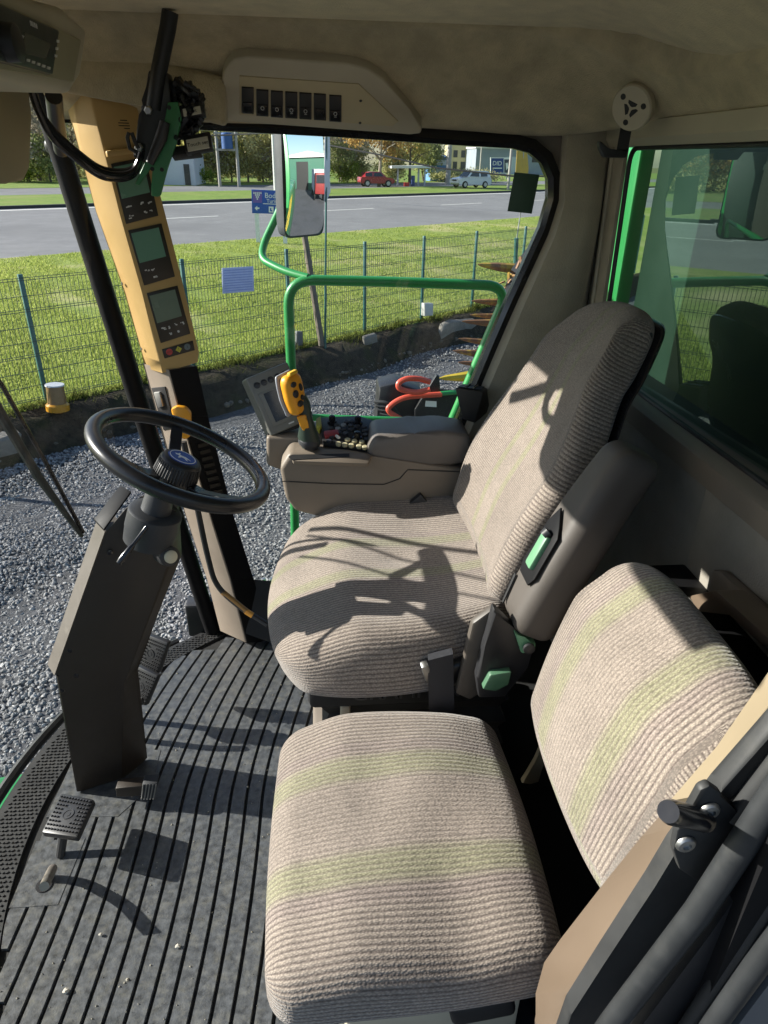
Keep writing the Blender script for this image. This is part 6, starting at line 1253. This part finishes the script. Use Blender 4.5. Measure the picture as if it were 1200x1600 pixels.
mb = MB(); mb.tube([P(752, 650, y=6.3), P(778, 560, y=7.6), P(812, 430, y=9.6), P(850, 380, y=10)], [.10, .15, .15, .15], 8); 
mb.build('header_beam', M_blkdark, chd)
for u, v, yy in ((750, 585, 7.0), (775, 520, 8.2), (790, 470, 9.2)):
    c = P(u, v, y=yy+.1); mb = MB(); mb.box(c+V((.1, .05, -.05)), (.16, .12, .34), Matrix.Rotation(.4, 3, 'Y'), .02); mb.build('row_unit', M_blkdark, chd)
mb = MB()
for k in range(7): c = P(782+k*6, 450-k*5, y=9.2+k*.05); mb.prism([c+V((random.uniform(-.12, .12), random.uniform(-.1, .1), random.uniform(-.16, .16))) for _ in range(3)], (.02, -.03, .02))
mb.build('crumpled_shield', M_rust, chd)
for u, yy in ((800, 6.6), (845, 9.4)):
    b = P(u, 560, y=yy); mb = MB(); mb.tube([V((b.x, b.y, ZG)), V((b.x, b.y, b.z+.1))], .06, 8); mb.build('stand_leg', M_blkdark, chd)
# ---- black implement with red hoses
im = thing('hose_implement', 'black farm implement with looping red hydraulic hoses and a white decal beyond the railing', 'implement', P(660, 650, y=5.5)); yy = 5.5
mb = MB(); mb.prism([P(*p, y=yy) for p in ((592, 605), (622, 598), (660, 612), (668, 640), (690, 650), (690, 700), (585, 700), (590, 640))], (0, .3, 0), .02); mb.build('frame', M_blk, im)
mb = MB(); mb.prism([P(*p, y=yy-.08) for p in ((648, 640), (682, 586), (687, 588), (686, 612), (722, 612), (722, 670), (648, 668))], (0, .05, 0), .01); pl2 = mb.build('side_plate', M_blk, im)
mb = MB(); mb.prism([P(*p, y=yy-.083) for p in ((665, 626), (682, 627), (682, 636), (664, 635))], (0, -.002, 0)); mb.build('decal', M_white, pl2)
M_red = mat('red_hose', (.62, .09, .05), .4, vary=.08)
def spl(pp, n=6):
    o = []
    for i in range(len(pp)-1):
        p0, p1, p2, p3 = pp[max(0, i-1)], pp[i], pp[i+1], pp[min(len(pp)-1, i+2)]
        o += [.5*((2*p1)+(p2-p0)*t+(2*p0-5*p1+4*p2-p3)*t*t+(3*p1-p0-3*p2+p3)*t**3) for t in [j/n for j in range(n)]]
    return o+[pp[-1]]
for px in (((690, 616), (660, 618), (630, 622), (610, 634), (608, 643), (625, 654), (650, 668), (672, 678)), ((672, 597), (655, 592), (635, 592), (623, 599), (626, 608), (650, 613), (672, 608))):
    mb = MB(); mb.tube(spl([P(u, v, y=yy-.12-.01*i) for i, (u, v) in enumerate(px)]), .023, 10); mb.build('hose', M_red, im)
mb = MB(); mb.tube([P(688, 615, y=yy-.12), P(720, 612, y=yy-.1)], .02, 8); mb.build('green_pipe', M_green, im)
for k in range(4):
    mb = MB(); mb.tube(spl([P(585+k*3, 628+k*6, y=yy-.1), P(606+k*3, 630+k*7, y=yy-.14), P(622+k*2, 646+k*6, y=yy-.12), P(630+k, 672, y=yy-.1)]), .014, 8); mb.build('black_hose', M_rub, im)
for u in (600, 676):
    b = P(u, 690, y=yy+.15); mb = MB(); mb.tube([V((b.x, b.y, ZG)), V((b.x, b.y, b.z+.1))], .07, 8); mb.build('support_leg', M_blk, im)
# ------------------------------------------------------------------ camera, sun, sky
cd = bpy.data.cameras.new('camera'); co_ = bpy.data.objects.new('camera', cd); col.objects.link(co_)
M4 = Matrix((CR, CU, -CF)).transposed().to_4x4(); M4.translation = EYE; co_.matrix_world = M4
cd.sensor_fit = 'VERTICAL'; cd.sensor_height = 36; cd.sensor_width = 27; cd.lens = 36*F/1600; cd.clip_start = .02; cd.clip_end = 3000
sc.camera = co_
SUN_EL, SUN_AZ = math.radians(SUN_ELEV), math.radians(-13)     # light travels towards +x, a little towards the lens
tr_ = V((math.cos(SUN_AZ)*math.cos(SUN_EL), math.sin(SUN_AZ)*math.cos(SUN_EL), -math.sin(SUN_EL)))
sl = bpy.data.lights.new('sun', 'SUN'); sl.energy = 5.0; sl.angle = math.radians(.55); sl.color = (1, .955, .88)
so_ = bpy.data.objects.new('sun', sl); col.objects.link(so_); so_.rotation_euler = tr_.to_track_quat('-Z', 'Y').to_euler(); so_.location = (-20, 5, 12)
w = bpy.data.worlds.new('World'); sc.world = w; w.use_nodes = True; nt = w.node_tree; bg = nt.nodes['Background']
sk = nt.nodes.new('ShaderNodeTexSky'); sk.sky_type = 'NISHITA'; sk.sun_disc = False; sk.sun_elevation = SUN_EL
to = -tr_; sk.sun_rotation = math.atan2(to.x, to.y); sk.air_density = 1.0; sk.dust_density = .9; sk.ozone_density = 2.5
nt.links.new(sk.outputs[0], bg.inputs[0]); bg.inputs[1].default_value = .085
sc.view_settings.view_transform = 'Standard'; sc.view_settings.look = 'None'; sc.view_settings.gamma = 1; sc.view_settings.exposure = EXPOSURE
sc.render.engine = 'CYCLES'; sc.cycles.max_bounces = 10; sc.cycles.diffuse_bounces = 5; sc.cycles.transparent_max_bounces = 16; sc.cycles.glossy_bounces = 5
